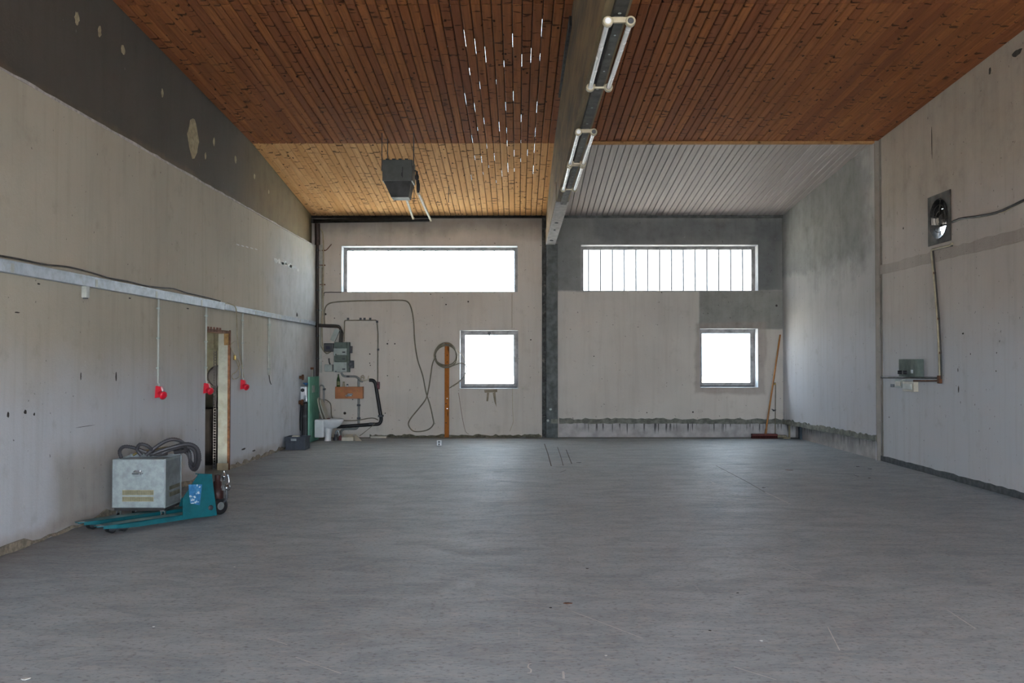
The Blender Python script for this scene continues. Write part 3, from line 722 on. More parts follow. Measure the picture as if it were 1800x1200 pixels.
# vents: two rows of slots on the front, two blocks on the side
vm = simple('dusty_vent_slot', '#55503d', .9, 0, .2); vf = simple('dusty_yellow_vent_field', '#a19a7c', .8, 0, .25, 20)
for r_, (z0_, z1_) in enumerate(((.262, .305), (.198, .238))):
    g = MB().box((-3.955, MY0-.0075, z0_-.004), (-3.64, MY0-.006, z1_+.004)).build('vent_panel', vf, m)
    s0 = None
    for k in range(30):
        x = -3.95+.0103*k
        if s0 is None: s0 = MB().box((x, MY0-.0085, z0_), (x+.005, MY0-.0075, z1_)).build('slot', vm, g)
        else: c_ = s0.copy(); COL.objects.link(c_); c_.parent = g; c_.location = (.0103*k, 0, 0)
for r_, (z0_, z1_) in enumerate(((.295, .33), (.225, .268))):
    g = MB().box((MX1, 9.50, z0_), (MX1+.0045, 9.79, z1_)).build('side_vent_panel', simple('side_vent_field', '#6c6a5a', .8), m)
    for k in range(5): MB().box((MX1+.0045, 9.51, z0_+.004+k*.0072), (MX1+.006, 9.78, z0_+.0075+k*.0072)).build('slot', vm, g)
def caster(x, y, name='caster'):
    c = MB().box((x-.022, y-.03, .095), (x+.022, y+.03, .102)).box((x-.02, y-.02, .03), (x-.016, y+.02, .097)).box((x+.016, y-.02, .03), (x+.02, y+.02, .097)).build(name, galv, m)
    MB().lathe((x-.013, y, .035), (1, 0, 0), [(0, .03), (.004, .035), (.022, .035), (.026, .03)], 16).build('wheel', black_m, c)
for x, y in ((-3.56, 9.44), (-4.0, 9.80), (-3.60, 9.83), (-4.02, 9.47)): caster(x, y)
# hoses piled on top
hose_m = simple('grey_black_corrugated_hose', '#3c3a3d', .55, 0, .2)
def hose(pts, r, label, mat=hose_m):
    return tag(MB().tube(pts, r, 10, sub=8, ribs=.011).build('corrugated_hose', mat), label, 'hose', 'hoses piled on the metal box')
zt = MZ1+.03
hose([(-4.02, 9.52, zt-.03), (-4.03, 9.50, zt+.04), (-3.97, 9.47, zt+.09), (-3.86, 9.47, zt+.075), (-3.76, 9.50, zt+.03), (-3.68, 9.56, zt+.0), (-3.62, 9.66, zt), (-3.70, 9.75, zt)], .018,
     'dark corrugated hose arching over the left front of the metal box')
hose([(-3.80, 9.48, zt), (-3.835, 9.46, zt+.06), (-3.80, 9.44, zt+.115), (-3.73, 9.45, zt+.10), (-3.70, 9.50, zt+.05), (-3.72, 9.58, zt+.02), (-3.82, 9.68, zt+.0)], .018,
     'small upright loop of dark corrugated hose in the middle of the metal box')
hose([(-3.76, 9.49, zt), (-3.69, 9.50, zt+.06), (-3.61, 9.52, zt+.12), (-3.53, 9.55, zt+.155), (-3.46, 9.60, zt+.14), (-3.43, 9.68, zt+.08), (-3.46, 9.76, zt+.02), (-3.58, 9.80, zt)], .019,
     'tallest loop of dark corrugated hose rising from the metal box')
hose([(-3.74, 9.53, zt), (-3.62, 9.56, zt+.045), (-3.50, 9.60, zt+.08), (-3.40, 9.66, zt+.10), (-3.33, 9.72, zt+.06), (-3.31, 9.76, zt-.03), (-3.34, 9.81, zt-.13), (-3.40, 9.88, zt-.19), (-3.46, 9.93, zt-.15), (-3.48, 9.95, zt-.02), (-3.52, 9.90, zt+.04), (-3.60, 9.80, zt+.03)], .02,
     'dark corrugated hose hanging down over the right side of the metal box')
hose([(-3.66, 9.60, zt), (-3.52, 9.64, zt+.06), (-3.43, 9.70, zt+.07), (-3.37, 9.76, zt+.03), (-3.36, 9.80, zt-.05), (-3.39, 9.86, zt-.14), (-3.45, 9.92, zt-.12), (-3.50, 9.96, zt-.03), (-3.56, 9.93, zt+.01)], .019,
     'inner dark hose following the one that hangs over the right side')
hose([(-3.93, 9.58, zt-.01), (-3.86, 9.62, zt+.03), (-3.75, 9.64, zt+.035), (-3.62, 9.70, zt+.06), (-3.55, 9.78, zt+.04)], .012, 'thin yellowish hose under the dark ones on the metal box', simple('yellowish_hose', '#6d6034', .5, 0, .2))

# pallet truck, local frame: x towards fork tips, y towards the wall
ux, uy = -.605, -.796; ang = math.atan2(uy, ux)
tip = Vector((-3.872, 8.649, 0)); Rm = Matrix.Rotation(ang, 4, 'Z')
T0 = tip + Rm @ Vector((-1.15, -.172, 0))    # local +y is away from the wall here, so the pair sits at y -.172 +-
tr = thing('pallet_truck', 'teal hand pallet truck with two long forks parked against the left wall', 'pallet truck', (T0.x, T0.y, 0), ang)
def TL(): return MB()
for sy in (1, -1):
    yc = sy*.172
    # fork: folded channel with tapered rounded tip
    top = [(-.02, -.078), (.98, -.078), (1.12, -.06), (1.165, -.03), (1.175, 0), (1.165, .03), (1.12, .06), (.98, .078), (-.02, .078)]
    b = MB(); b.prism([(x, yc+y, .083) for x, y in top], 0, (0, 0, -.006))
    for s2 in (-1, 1):
        b.prism([(-.02, yc+s2*.078, .083), (1.0, yc+s2*.078, .083), (1.0, yc+s2*.078, .045), (.8, yc+s2*.078, .033), (-.02, yc+s2*.078, .033)], 0, (0, -s2*.005, 0))
        b.prism([(1.0, yc+s2*.078, .083), (1.12, yc+s2*.06, .083), (1.12, yc+s2*.06, .055), (1.0, yc+s2*.078, .045)], 0, (0, -s2*.005, 0))
    f_ = b.build('fork', teal, tr, local=True)
    MB().box((.02, yc-.062, .0832), (1.0, yc+.062, .0842)).build('worn_top', teal_d, f_, local=True)
    for xx in (1.02, .90):
        MB().lathe((xx, yc-.045, .035), (0, 1, 0), [(0, .028), (.006, .035), (.084, .035), (.09, .028)], 16).build('load_roller', black_m, f_, local=True)
    MB().box((.86, yc-.052, .028), (1.06, yc-.047, .05)).box((.86, yc+.047, .028), (1.06, yc+.052, .05)).build('roller_arm', dgrey, f_, local=True)
    MB().prism([(1.10, yc-.045, .084), (1.15, yc-.028, .084), (1.163, yc, .084), (1.15, yc+.028, .084), (1.10, yc+.045, .084)], 0, (0, 0, .001)).build('bare_tip', chrome, f_, local=True)
# chassis: tall shoulder plate towards the room, low far shoulder, cross member
side = [(.31, .083), (.31, .25), (.135, .47), (-.015, .452), (-.078, .028), (.02, .028), (.31, .04)]
MB().prism([(x, .255, z) for x, z in side], 0, (0, -.012, 0)).build('shoulder_plate', teal, tr, local=True)
MB().prism([(x, .243, z) for x, z in ((.135, .47), (-.015, .452), (-.015, .442), (.135, .46))], 0, (0, -.05, 0)).build('top_flange', teal, tr, local=True)
MB().prism([(x, .243, z) for x, z in ((-.015, .452), (-.078, .04), (-.068, .04), (-.007, .452))], 0, (0, -.05, 0)).build('rear_flange', teal, tr, local=True)
MB().prism([(x, -.255, z) for x, z in ((.03, .083), (-.0, .17), (-.06, .17), (-.078, .028), (.03, .028))], 0, (0, .012, 0)).build('far_shoulder_plate', teal, tr, local=True)
MB().bbox((-.07, -.243, .03), (-.01, .243, .12), .008).build('cross_member', teal, tr, local=True)
for sy in (1, -1): MB().lathe((.0, sy*.255, .115), (0, sy, 0), [(0, .026), (.01, .026), (.014, .016)], 16).build('pivot_bolt', dgrey, tr, local=True)
# faded sticker on the side facing the room
sy = 1
stick = simple('blue_sticker', '#2f6f9e', .4, 0, .3, 20, '#5d8fb0')
sk = MB().prism([(.255, .2555, .375), (.10, .2555, .36), (.125, .2555, .155), (.235, .2555, .19)], 0, (0, .0015, 0)).build('sticker', stick, tr, local=True)
wp_ = simple('white_sticker_print', '#c4cdd2', .5, 0, .15)
rr = random.Random(11)
for k in range(16):
    z = .175+rr.uniform(0, .075); x = .135+rr.uniform(0, .09)
    MB().box((x, .257, z), (x+rr.uniform(.008, .022), .2578, z+rr.uniform(.006, .02))).build('print_mark', wp_, sk, local=True)
for k in range(9):
    z = .26+rr.uniform(0, .09); x = .112+rr.uniform(0, .05)
    MB().box((x, .257, z), (x+rr.uniform(.006, .016), .2578, z+rr.uniform(.006, .02))).build('print_mark', wp_, sk, local=True)
# pump, steering wheels, tiller socket
MB().bbox((-.24, -.03, .05), (-.06, .03, .10), .008).build('steer_beam', dgrey, tr, local=True)
MB().lathe((-.22, .06, .15), (0, 0, 1), [(0, .05), (.02, .06), (.12, .06), (.13, .045), (.19, .045), (.20, .03), (.26, .03)], 20).build('pump', simple('dark_red_brown_pump', '#3a1d1a', .5, .2, .4), tr, local=True)
MB().lathe((-.27, .10, .35), (0, 0, 1), [(0, .016), (.03, .016), (.035, .024), (.055, .024), (.06, .010), (.10, .010)], 12).build('release_valve', chrome, tr, local=True)
MB().bbox((-.30, .0, .25), (-.23, .15, .30), .012).build('tiller_bracket', galv, tr, local=True)
MB().lathe((-.265, .15, .28), (0, 1, 0), [(0, .03), (.03, .03), (.035, .02)], 12).build('bracket_pin', chrome, tr, local=True)
for sy in (1, -1):
    w_ = MB().lathe((-.22, .03+sy*.035, .092), (0, sy, 0), [(0, .07), (.008, .09), (.045, .09), (.053, .07)], 24).build('steer_wheel', black_m, tr, local=True)
    MB().lathe((-.22, .03+sy*.087, .092), (0, sy, 0), [(0, .045), (.004, .03)], 16).build('hub', galv, w_, local=True)
MB().tube([(-.25, .12, .12), (-.29, .12, .17), (-.29, .11, .24), (-.27, .10, .28)], .011, 8).build('linkage_arm', dgrey, tr, local=True)
MB().tube([(-.27, .12, .30), (-.31, .13, .33), (-.30, .12, .41)], .009, 8).build('release_rod', chrome, tr, local=True)

# ================================================================== heater under the ceiling
HY = 14.6; hx0, hx1 = -2.116, -1.645
ht = thing('unit_heater', 'dark green-grey unit heater hanging from the plank ceiling', 'heater', ((hx0+hx1)/2, HY+.2, 4.16))
MB().bbox((hx0, HY, 4.41), (hx1, HY+.42, 4.745), .012).build('casing', heat_m, ht)
b = MB(); A = [(hx0+.02, HY+.01, 4.41), (hx1-.02, HY+.01, 4.41), (hx1-.02, HY+.41, 4.41), (hx0+.02, HY+.41, 4.41)]; B_ = [(-1.985, HY+.06, 4.165), (-1.712, HY+.06, 4.165), (-1.712, HY+.36, 4.165), (-1.985, HY+.36, 4.165)]
b.add(A+B_, [(0, 1, 5, 4), (1, 2, 6, 5), (2, 3, 7, 6), (3, 0, 4, 7), (4, 5, 6, 7)]); b.build('outlet_hood', simple('shaded_heater_hood', '#121312', .6, 0, .2), ht)  # near-black colour paints in the shade on the down-facing hood
MB().box((hx1-.16, HY-.006, 4.46), (hx1-.145, HY, 4.63)).box((hx1-.175, HY-.006, 4.48), (hx1-.16, HY, 4.54)).build('latch_strip', bplast, ht)
for k in range(4): MB().box((hx0+.05+.1*k, HY+.02, 4.745), (hx0+.10+.1*k, HY+.06, 4.765)).build('top_clip', bplast, ht)
for i, (x, y) in enumerate(((hx0-.015, HY+.06), (hx1+.012, HY+.06), (hx0+.03, HY+.38), (hx1-.02, HY+.38))):
    MB().cyl((x, y, 4.60 if i < 2 else 4.74), (x, y, zc(y)+.005), .007, k=6).build('hanger_rod', dgrey, ht)
for sx in (hx0-.02, hx1): MB().box((sx, HY+.04, 4.58), (sx+.02, HY+.08, 4.66)).build('hanger_lug', dgrey, ht)
vb = MB().lathe((hx1+.055, HY+.15, 4.45), (0, 0, 1), [(0, .02), (.03, .03), (.07, .03), (.09, .016), (.14, .016)], 12).build('valve', black_m, ht)
MB().lathe((hx1+.075, HY+.15, 4.25), (0, 0, 1), [(0, .02), (.06, .028), (.13, .028), (.17, .018), (.2, .018)], 12).build('valve', black_m, ht)
MB().tube([(hx1-.02, HY+.15, 4.60), (hx1+.05, HY+.15, 4.60), (hx1+.055, HY+.15, 4.4), (hx1+.075, HY+.15, 4.30)], .012, 8, spline=False).build('pipe_spur', dgrey, ht)
pipe_w = simple('whitewashed_pipe', '#b0a48e', .6, 0, .2); pipe_d = simple('dark_lagged_pipe', '#232220', .6, 0, .3)
def back_pipe(p_start, px_end, ypx, label):
    yb = YB-.09; e = at(px_end, ypx, Y=yb); l = at(549, ypx+3, Y=yb)
    t = thing('heating_pipe', label, 'pipe', (e.x, yb, e.z), group='heating pipes to the unit heater')
    MB().tube([p_start, (e.x, yb, e.z)], .022, 10, spline=False).build('ceiling_run', pipe_w, t)
    MB().tube([(e.x-.01, yb, e.z), l, l+Vector((0, -.03, .0))], .026, 10, spline=False).build('wall_run', pipe_d, t)
    MB().lathe((e.x-.02, yb, e.z), (1, 0, 0), [(0, .03), (.05, .03)], 12).build('elbow', pipe_w, t)
back_pipe((-1.78, HY+.3, 4.20), 726, 384, 'upper heating pipe bending from the heater to the rear wall')
back_pipe((-1.57, HY+.17, 4.25), 757, 387, 'outer heating pipe bending from the heater to the rear wall, right of its twin')
for k, x in enumerate((-1.25, -1.9)):
    y = 17.6; o = tag(MB().cyl((x-.05, y, zc(y)+.01), (x-.05, y, zc(y)-.30), .006, k=6).build('pipe_hanger', dgrey), ('thin rod hanger holding the outer heating pipe' if k == 0 else 'thin rod hanger holding the upper heating pipe'), 'hanger', 'pipe hangers')

# ================================================================== fluorescent lights on the beam
ZR = ZBM
ch_ = thing('lighting_rail', 'dark steel lighting rail fixed under the ceiling beam', 'rail', (.70, 10, ZR-.05))
MB().box((.655, 3.0, ZR-.045), (.745, 14.3, ZR)).build('channel', rail_m, ch_)
for k in range(14): MB().lathe((.70, 6.4+.6*k, ZR-.045), (0, 0, -1), [(0, .012), (.004, .012)], 8).build('mount_hole', galv, ch_)
def lamp(y0, y1, label):
    t = thing('twin_tube_light', label, 'light', (.70, (y0+y1)/2, ZR-.12), group='bare twin-tube lights under the beam')
    MB().box((.668, y0+.03, ZR-.085), (.732, y1-.03, ZR-.045)).build('batten', rail_m, t)
    for k in range(3): MB().lathe((.70, y0+.3+.42*k, ZR-.085), (0, 0, -1), [(0, .009), (.005, .007)], 8).build('screw', galv, t)
    for yy in (y0, y1-.035):
        b = MB().bbox((.632, yy, ZR-.10), (.768, yy+.035, ZR-.06), .01); b.build('end_bracket', lamp_beige, t)
        for sx in (-1, 1):
            h = MB().lathe((.70+sx*.078, yy-.008, ZR-.092), (0, 1, 0), [(0, .03), (.006, .036), (.04, .036), (.05, .026)], 18).build('lampholder', lamp_beige, t)
            MB().lathe((.70+sx*.078, yy-.009, ZR-.092), (0, -1, 0), [(0, .022), (.003, .016)], 14).build('holder_cap', ceram if sx < 0 else dgrey, h)
    for sx in (-1, 1): MB().cyl((.70+sx*.078, y0+.03, ZR-.092), (.70+sx*.078, y1-.03, ZR-.092), .019, k=14).build('tube', tube_m, t)
lamp(6.42, 8.02, 'bare twin-tube fluorescent light nearest the viewer under the beam')
lamp(9.55, 11.12, 'middle one of the three bare twin-tube fluorescent lights')
lamp(11.2, 12.8, 'bare twin-tube fluorescent light farthest along the beam')

# ================================================================== right wall: fan and wiring
fn = thing('wall_fan', 'square steel extractor fan set high in the right wall', 'fan', (XR, FC[0], FAN[2]))
def ring_plate(x0, x1, half, rad, mat, name, parent, k=40):
    b = MB(); vs = []
    for x in (x0, x1):
        for i in range(k):
            a = 2*math.pi*i/k; c, s_ = math.cos(a), math.sin(a); q = half/max(abs(c), abs(s_))
            vs.append((x, FC[0]+rad*c, FC[1]+rad*s_)); vs.append((x, FC[0]+q*c, FC[1]+q*s_))
    n = 2*k; fs = []
    for i in range(k):
        j = (i+1) % k
        fs += [(2*i, 2*j, 2*j+1, 2*i+1), (n+2*i, n+2*i+1, n+2*j+1, n+2*j), (2*i, n+2*i, n+2*j, 2*j), (2*i+1, 2*j+1, n+2*j+1, n+2*i+1)]
    b.add(vs, fs); return b.build(name, mat, parent)
fan_m = simple('grimy_fan_steel', '#37322c', .7, .2, .5, 8, '#4e3a2c'); fan_d = simple('dark_fan_steel', '#1d1b1a', .6, .2, .3)
ring_plate(XR-.02, XR-.008, .345, .275, fan_m, 'mounting_plate', fn)
b = MB()
for i in range(36):
    a, e = 2*math.pi*i/36, 2*math.pi*(i+1)/36
    for r0, r1 in ((.275, .268),):
        P4 = [(XR-.03, r0, a), (XR+.11, r0, a), (XR+.11, r0, e), (XR-.03, r0, e)]
        b.add([(x, FC[0]+q*math.cos(t_), FC[1]+q*math.sin(t_)) for x, q, t_ in P4], [(0, 1, 2, 3)])
b.build('duct_ring', fan_d, fn)
MB().lathe((XR+.0, FC[0], FC[1]), (1, 0, 0), [(0, .05), (.02, .07), (.09, .07), (.10, .05)], 20).build('motor', fan_m, fn)
for k in range(4):
    a = math.pi/2*k+.5; d = Vector((0, math.cos(a), math.sin(a))); t_ = Vector((0, -math.sin(a), math.cos(a))); c = Vector((XR+.05, FC[0], FC[1]))
    b = MB(); o1 = c+d*.06; o2 = c+d*.255
    q = [o1-t_*.03+Vector((-.01, 0, 0)), o1+t_*.03+Vector((.02, 0, 0)), o2+t_*.085+Vector((.03, 0, 0)), o2-t_*.05+Vector((-.025, 0, 0))]
    b.prism(q, 0, (.004, 0, 0)); b.build('blade', fan_d, fn)
for k in range(4):
    a = math.pi/2*k+.2
    MB().cyl((XR-.02, FC[0]+.06*math.cos(a), FC[1]+.06*math.sin(a)), (XR-.02, FC[0]+.29*math.cos(a), FC[1]+.29*math.sin(a)), .005, k=6).build('guard_spoke', fan_m, fn)
for r_ in (.10, .19): MB().tube([(XR-.02, FC[0]+r_*math.cos(t_/10*math.pi), FC[1]+r_*math.sin(t_/10*math.pi)) for t_ in range(21)], .004, 5).build('guard_ring', fan_m, fn)
for k in range(3): MB().box((XR+.105, FC[0]-.29, FC[1]+.29-.125*(k+1)), (XR+.112, FC[0]+.29, FC[1]+.29-.125*k-.004)).build('shutter_flap', fan_d, fn)
def wcable(pts, r, m, label, cat='cable', name='wall_cable', spline=True, off=.02, group=None, X=XR):
    P_ = [at(px, py, X=(X-off if X > 0 else X+off)) for px, py in pts]
    return tag(MB().tube(P_, r, 8, spline=spline).build(name, m), label, cat, group)
wcable([(1674, 390), (1690, 384), (1720, 380), (1750, 374), (1775, 364), (1800, 352), (1850, 330)], .016, cable_d, 'thick dark cable sagging from the fan towards the right', off=.025)
wcable([(1676, 387), (1700, 383), (1725, 381), (1752, 375), (1768, 371), (1785, 361), (1810, 349), (1850, 332)], .009, cable_y, 'thin beige cable running beside the thick fan cable', off=.02)
cd = thing('conduit_run', 'beige conduit from the fan down to the switch box', 'conduit', at(1640, 668, X=XR))
P_ = [at(px, py, X=XR-.022) for px, py in ((1674, 428), (1671, 431), (1637, 439), (1638, 450), (1641, 480), (1648, 560), (1651, 620), (1652, 664))]
MB().tube(P_, .018, 8, spline=False).build('pipe', cable_y, cd)
MB().tube([p+Vector((.0, -.05, -.012)) for p in P_[1:]], .010, 8, spline=False).build('second_pipe', cable_d, cd)
for i in (4, 5, 6): MB().bbox(P_[i]-Vector((.01, .035, .015)), P_[i]+Vector((.02, .02, .015)), .004).build('saddle', rust, cd)
c_ = at(1651, 666, X=XR-.02); MB().bbox(c_-Vector((.02, .05, .06)), c_+Vector((.02, .03, .05)), .008).build('elbow_box', rust, cd)
hz_ = thing('conduit_run', 'dark horizontal conduit under the grey switch box', 'conduit', at(1600, 664, X=XR))
MB().tube([at(1549, 663, X=XR-.015), at(1580, 663, X=XR-.02), at(1648, 664, X=XR-.02)], .014, 8, spline=False).build('pipe', cable_d, hz_)
MB().tube([at(1606, 669, X=XR-.02), at(1648, 669, X=XR-.02)], .012, 8).build('second_pipe', rust, hz_)
# switch box
def rbox(x0, x1, y0, y1, depth, X=XR):
    """box on the right wall from its outline (left px, right px, top px, bottom px of the visible front)"""
    a = at(x0, y1, X=X-depth); b2 = at(x1, y0, X=X-depth); return (X-depth, min(a.y, b2.y), min(a.z, b2.z)), (X, max(a.y, b2.y), max(a.z, b2.z))
lo_, hi_ = rbox(1580, 1609, 631, 661, .12)
sbx = thing('switch_box', 'grey-green metal switch box with two black knobs on the right wall', 'switch box', (XR, (lo_[1]+hi_[1])/2, lo_[2]))
MB().bbox((lo_[0]+.02, lo_[1], lo_[2]), hi_, .006).build('body', pgrey, sbx); MB().bbox(lo_, (lo_[0]+.02, hi_[1], hi_[2]), .006).build('cover', pgrey, sbx)
for k in (0, 1):
    y = hi_[1]-.09-.17*k; z = lo_[2]+.06
    kb = MB().lathe((lo_[0], y, z), (-1, 0, 0), [(0, .03), (.01, .03), (.014, .022), (.04, .02), (.045, .012)], 16).build('knob', bplast, sbx)
    MB().bbox((lo_[0]-.055, y-.008, z-.026), (lo_[0]-.012, y+.008, z+.026), .004).build('pointer', bplast, kb)
MB().box((lo_[0]-.002, lo_[1]+.08, lo_[2]+.05), (lo_[0], lo_[1]+.16, lo_[2]+.10)).build('rating_plate', galv, sbx)
lo_, hi_ = rbox(1586, 1606, 671, 687, .07); s2 = thing('socket_outlet', 'pale surface-mounted socket outlet below the switch box', 'socket', (XR, (lo_[1]+hi_[1])/2, lo_[2]))
MB().bbox(lo_, hi_, .008).build('body', beige_m, s2); MB().bbox((lo_[0]-.02, lo_[1]+.05, lo_[2]+.03), (lo_[0], hi_[1]-.05, hi_[2]-.03), .006).build('hinged_cover', pvc, s2)
lo_, hi_ = rbox(1573, 1585, 667, 681, .05); s3 = thing('light_switch', 'small grey wall switch left of the socket outlet', 'switch', (XR, (lo_[1]+hi_[1])/2, lo_[2]))
MB().bbox(lo_, hi_, .006).build('body', pgrey2, s3); MB().bbox((lo_[0]-.012, lo_[1]+.04, lo_[2]+.03), (lo_[0], hi_[1]-.04, hi_[2]-.03), .003).build('rocker', beige_m, s3)
lo_, hi_ = rbox(1565, 1571, 675, 680, .012); tag(MB().bbox(lo_, hi_, .002).build('wall_tag', dgrey), 'tiny dark tag on the wall beside the grey switch', 'tag')

# ================================================================== rear left corner
def bcable(pts, r, m, label, cat='cable', name='wall_cable', spline=True, off=.02, group=None, k=8):
    return tag(MB().tube([at(px, py, Y=YB-off) for px, py in pts], r, k, spline=spline).build(name, m), label, cat, group)
# downpipe in the corner
dp = thing('downpipe', 'dark brown downpipe in the rear left corner beside the wall duct', 'pipe', at(554, 668, Y=YB-.08))
a = at(558, 393, Y=YB-.08); b2 = at(558, 430, Y=YB-.08); d2 = at(558, 700, Y=YB-.08)
brown = simple('dark_brown_pipe_paint', '#2e221d', .6, 0, .3)
MB().cyl((a.x, a.y, a.z), (b2.x, b2.y, b2.z), .055, k=14).build('hopper', brown, dp)
MB().cyl(b2, d2, .03, k=12).build('pipe', brown, dp)
for py in (440, 470, 510, 545, 590, 630):
    q = at(558, py, Y=YB-.08); MB().cyl(q-Vector((0, 0, .015)), q+Vector((0, 0, .015)), .036, k=12).build('clamp', dgrey, dp)
sp_ = thing('corner_trunking', 'narrow pale trunking beside the downpipe in the rear left corner', 'trunking', at(550, 660, Y=YB-.05))
p0, p1 = at(563, 430, Y=YB-.03), at(563, 655, Y=YB-.03); MB().box((p1.x-.022, YB-.03, p1.z), (p1.x+.03, YB, p0.z)).build('body', pvc, sp_)
for py in (460, 505, 545): q = at(563, py, Y=YB-.05); MB().box((q.x-.026, YB-.034, q.z-.012), (q.x+.034, YB, q.z+.012)).build('strap', pgrey2, sp_)
bcable([(560, 398), (565, 404), (568, 416), (568.5, 450), (568, 500), (567.5, 545), (566, 575), (566.5, 605), (571, 617), (580, 618)], .014, cable_y, 'thick beige riser cable beside the downpipe, curving into the black box', off=.03)
bcable([(566, 470), (565.5, 520), (565, 560), (563.5, 600), (566, 612), (574, 621), (583, 617)], .011, cable_g, 'thinner grey riser cable left of the thick beige one', off=.022)
bcable([(569, 520), (570, 514.5), (576, 513.5), (600, 513.5)], .008, cable_d, 'thin dark cable running along under the left strip window', off=.015)
for k, py in enumerate((440, 466, 500)):
    q = at(566, py, Y=YB-.02); e = thing('cable_bracket', ('cable bracket with a bent arm on the riser, uppermost of three', 'cable bracket on the riser, middle of three', 'cable bracket on the riser, lowest of three')[k], 'bracket', (q.x, YB, q.z-.02), group='riser cable brackets')
    MB().box((q.x-.05, YB-.03, q.z-.012), (q.x+.07, YB, q.z+.012)).build('bar', rust, e)
    if k == 0: MB().tube([(q.x+.08, YB-.02, q.z), (q.x+.12, YB-.04, q.z+.03), (q.x+.2, YB-.03, q.z+.13)], .009, 6).build('bent_arm', rust, e)
# long loose cable to the coil
bcable([(571, 575), (570, 556), (571, 543), (576, 535), (588, 531), (620, 529), (660, 528), (700, 527.5), (716, 530), (723, 542), (727, 565), (729, 600), (734, 632), (743, 660), (749, 690), (756, 712), (761, 735), (762, 745), (754, 754), (740, 758), (726, 757), (718, 746), (722, 735), (735, 719), (748, 702), (753, 685), (757, 660), (760, 640), (766, 625)],
       .013, cable_g, 'long grey-brown cable arching over the wall and looping down to the coil', off=.03)
post = thing('timber_post', 'upright orange timber post leaning on the rear wall, carrying a cable coil', 'post', at(785, 768, Y=YB-.06))
q0 = at(781.5, 768, Y=YB-.06); q1 = at(789.5, 603, Y=YB-.06)
MB().bbox((q0.x, YB-.075, 0), (q1.x, YB-.02, q1.z), .004).build('plank', post_w, post)
for py in (624, 636, 700, 709, 718, 743): q = at(785-(1 if py % 2 else -1)*1, py, Y=YB-.075); MB().lathe(q, (0, -1, 0), [(0, .012), (.003, .01)], 8).build('bolt_hole', hole_m if py not in (700, 718) else chrome, post)
q = at(785, 605, Y=YB-.075); MB().cyl(q, q+Vector((0, -.10, .01)), .008, k=8).build('hanging_nail', dgrey, post)
coil = []
rr = random.Random(5)
for i in range(0, 4*16+1):
    t_ = i/16*2*math.pi; rx = 19.5+1.8*math.sin(i*.37); ry = 19.5+1.5*math.cos(i*.29)
    coil.append(at(784.5+rx*math.cos(t_), 624+ry*math.sin(t_)+1.2*math.sin(i*.11), Y=YB-.10-.025*math.sin(i*.5)))
tag(MB().tube(coil, .012, 8, sub=3).build('cable_coil', cable_g), 'coil of grey-brown cable hung on the timber post', 'cable coil')
tag(MB().tube([at(px, py, Y=YB-.10) for px, py in ((765, 627), (771, 640), (783, 646), (795, 643), (810, 638), (818, 641), (820, 650), (815, 662), (806, 671), (796, 678), (790, 682))], .010, 8).build('cable_tail', cable_g), 'loose cable tail curving from the coil across the window frame', 'cable')
tag(MB().tube([at(px, py, Y=YB-.085) for px, py in ((806, 617), (813, 625), (819, 637), (823, 650), (822, 660), (814, 668), (804, 674), (797, 679))], .006, 6).build('cable_tail', cable_y), 'thinnest beige cable tail right of the coil, outermost loop', 'cable')
bcable([(806, 690), (809, 710), (813, 735), (818, 757), (824, 763)], .005, simple('reddish_thin_wire', '#8d7a6c', .7), 'thin reddish wire on the wall left of the stain marks', off=.008)
bcable([(901, 682), (901, 715), (902, 735), (902, 742), (896, 758)], .005, cable_y, 'thin beige wire hanging below the right edge of the square window', off=.008)
bcable([(900, 515), (900, 545), (900, 577)], .005, cable_y, 'thin beige wire between strip window and square window', off=.008)

# distribution boards
def bbox_back(x0, x1, y0, y1, d, y_=None):
    y_ = YB if y_ is None else y_
    a = at(x0, y1, Y=y_-d); b = at(x1, y0, Y=y_-d); return (a.x, y_-d, a.z), (b.x, y_, b.z)
lo_, hi_ = bbox_back(586, 612, 601, 654, .16)
db = thing('distribution_board', 'grey-green three-part electrical distribution board on the rear wall', 'electrical box', ((lo_[0]+hi_[0])/2, YB, lo_[2]))
MB().bbox((lo_[0]+.03, lo_[1]+.03, lo_[2]), (hi_[0]+.02, hi_[1], hi_[2]), .006).build('back_box', pgrey, db)
hh = (hi_[2]-lo_[2]); cuts = (0, .34, .56, .80, 1.0)
for k in range(4):
    c_ = MB().bbox((lo_[0]+.012*(k % 2), lo_[1]-.01*(k % 2), lo_[2]+hh*cuts[k]+.004), (hi_[0]-.03, lo_[1]+.03, lo_[2]+hh*cuts[k+1]-.004), .008).build('cover', pgrey if k % 2 else pgrey2, db)
    if k < 3: MB().box((hi_[0]-.12, lo_[1]-.013, lo_[2]+hh*cuts[k]+.05), (hi_[0]-.06, lo_[1]+.0, lo_[2]+hh*cuts[k]+.08)).build('label_window', dgrey, c_)
    MB().lathe((lo_[0]+.05, lo_[1]+.0, lo_[2]+hh*(cuts[k]+.03)), (0, -1, 0), [(0, .014), (.014, .011)], 8).build('cover_screw', dgrey, c_)
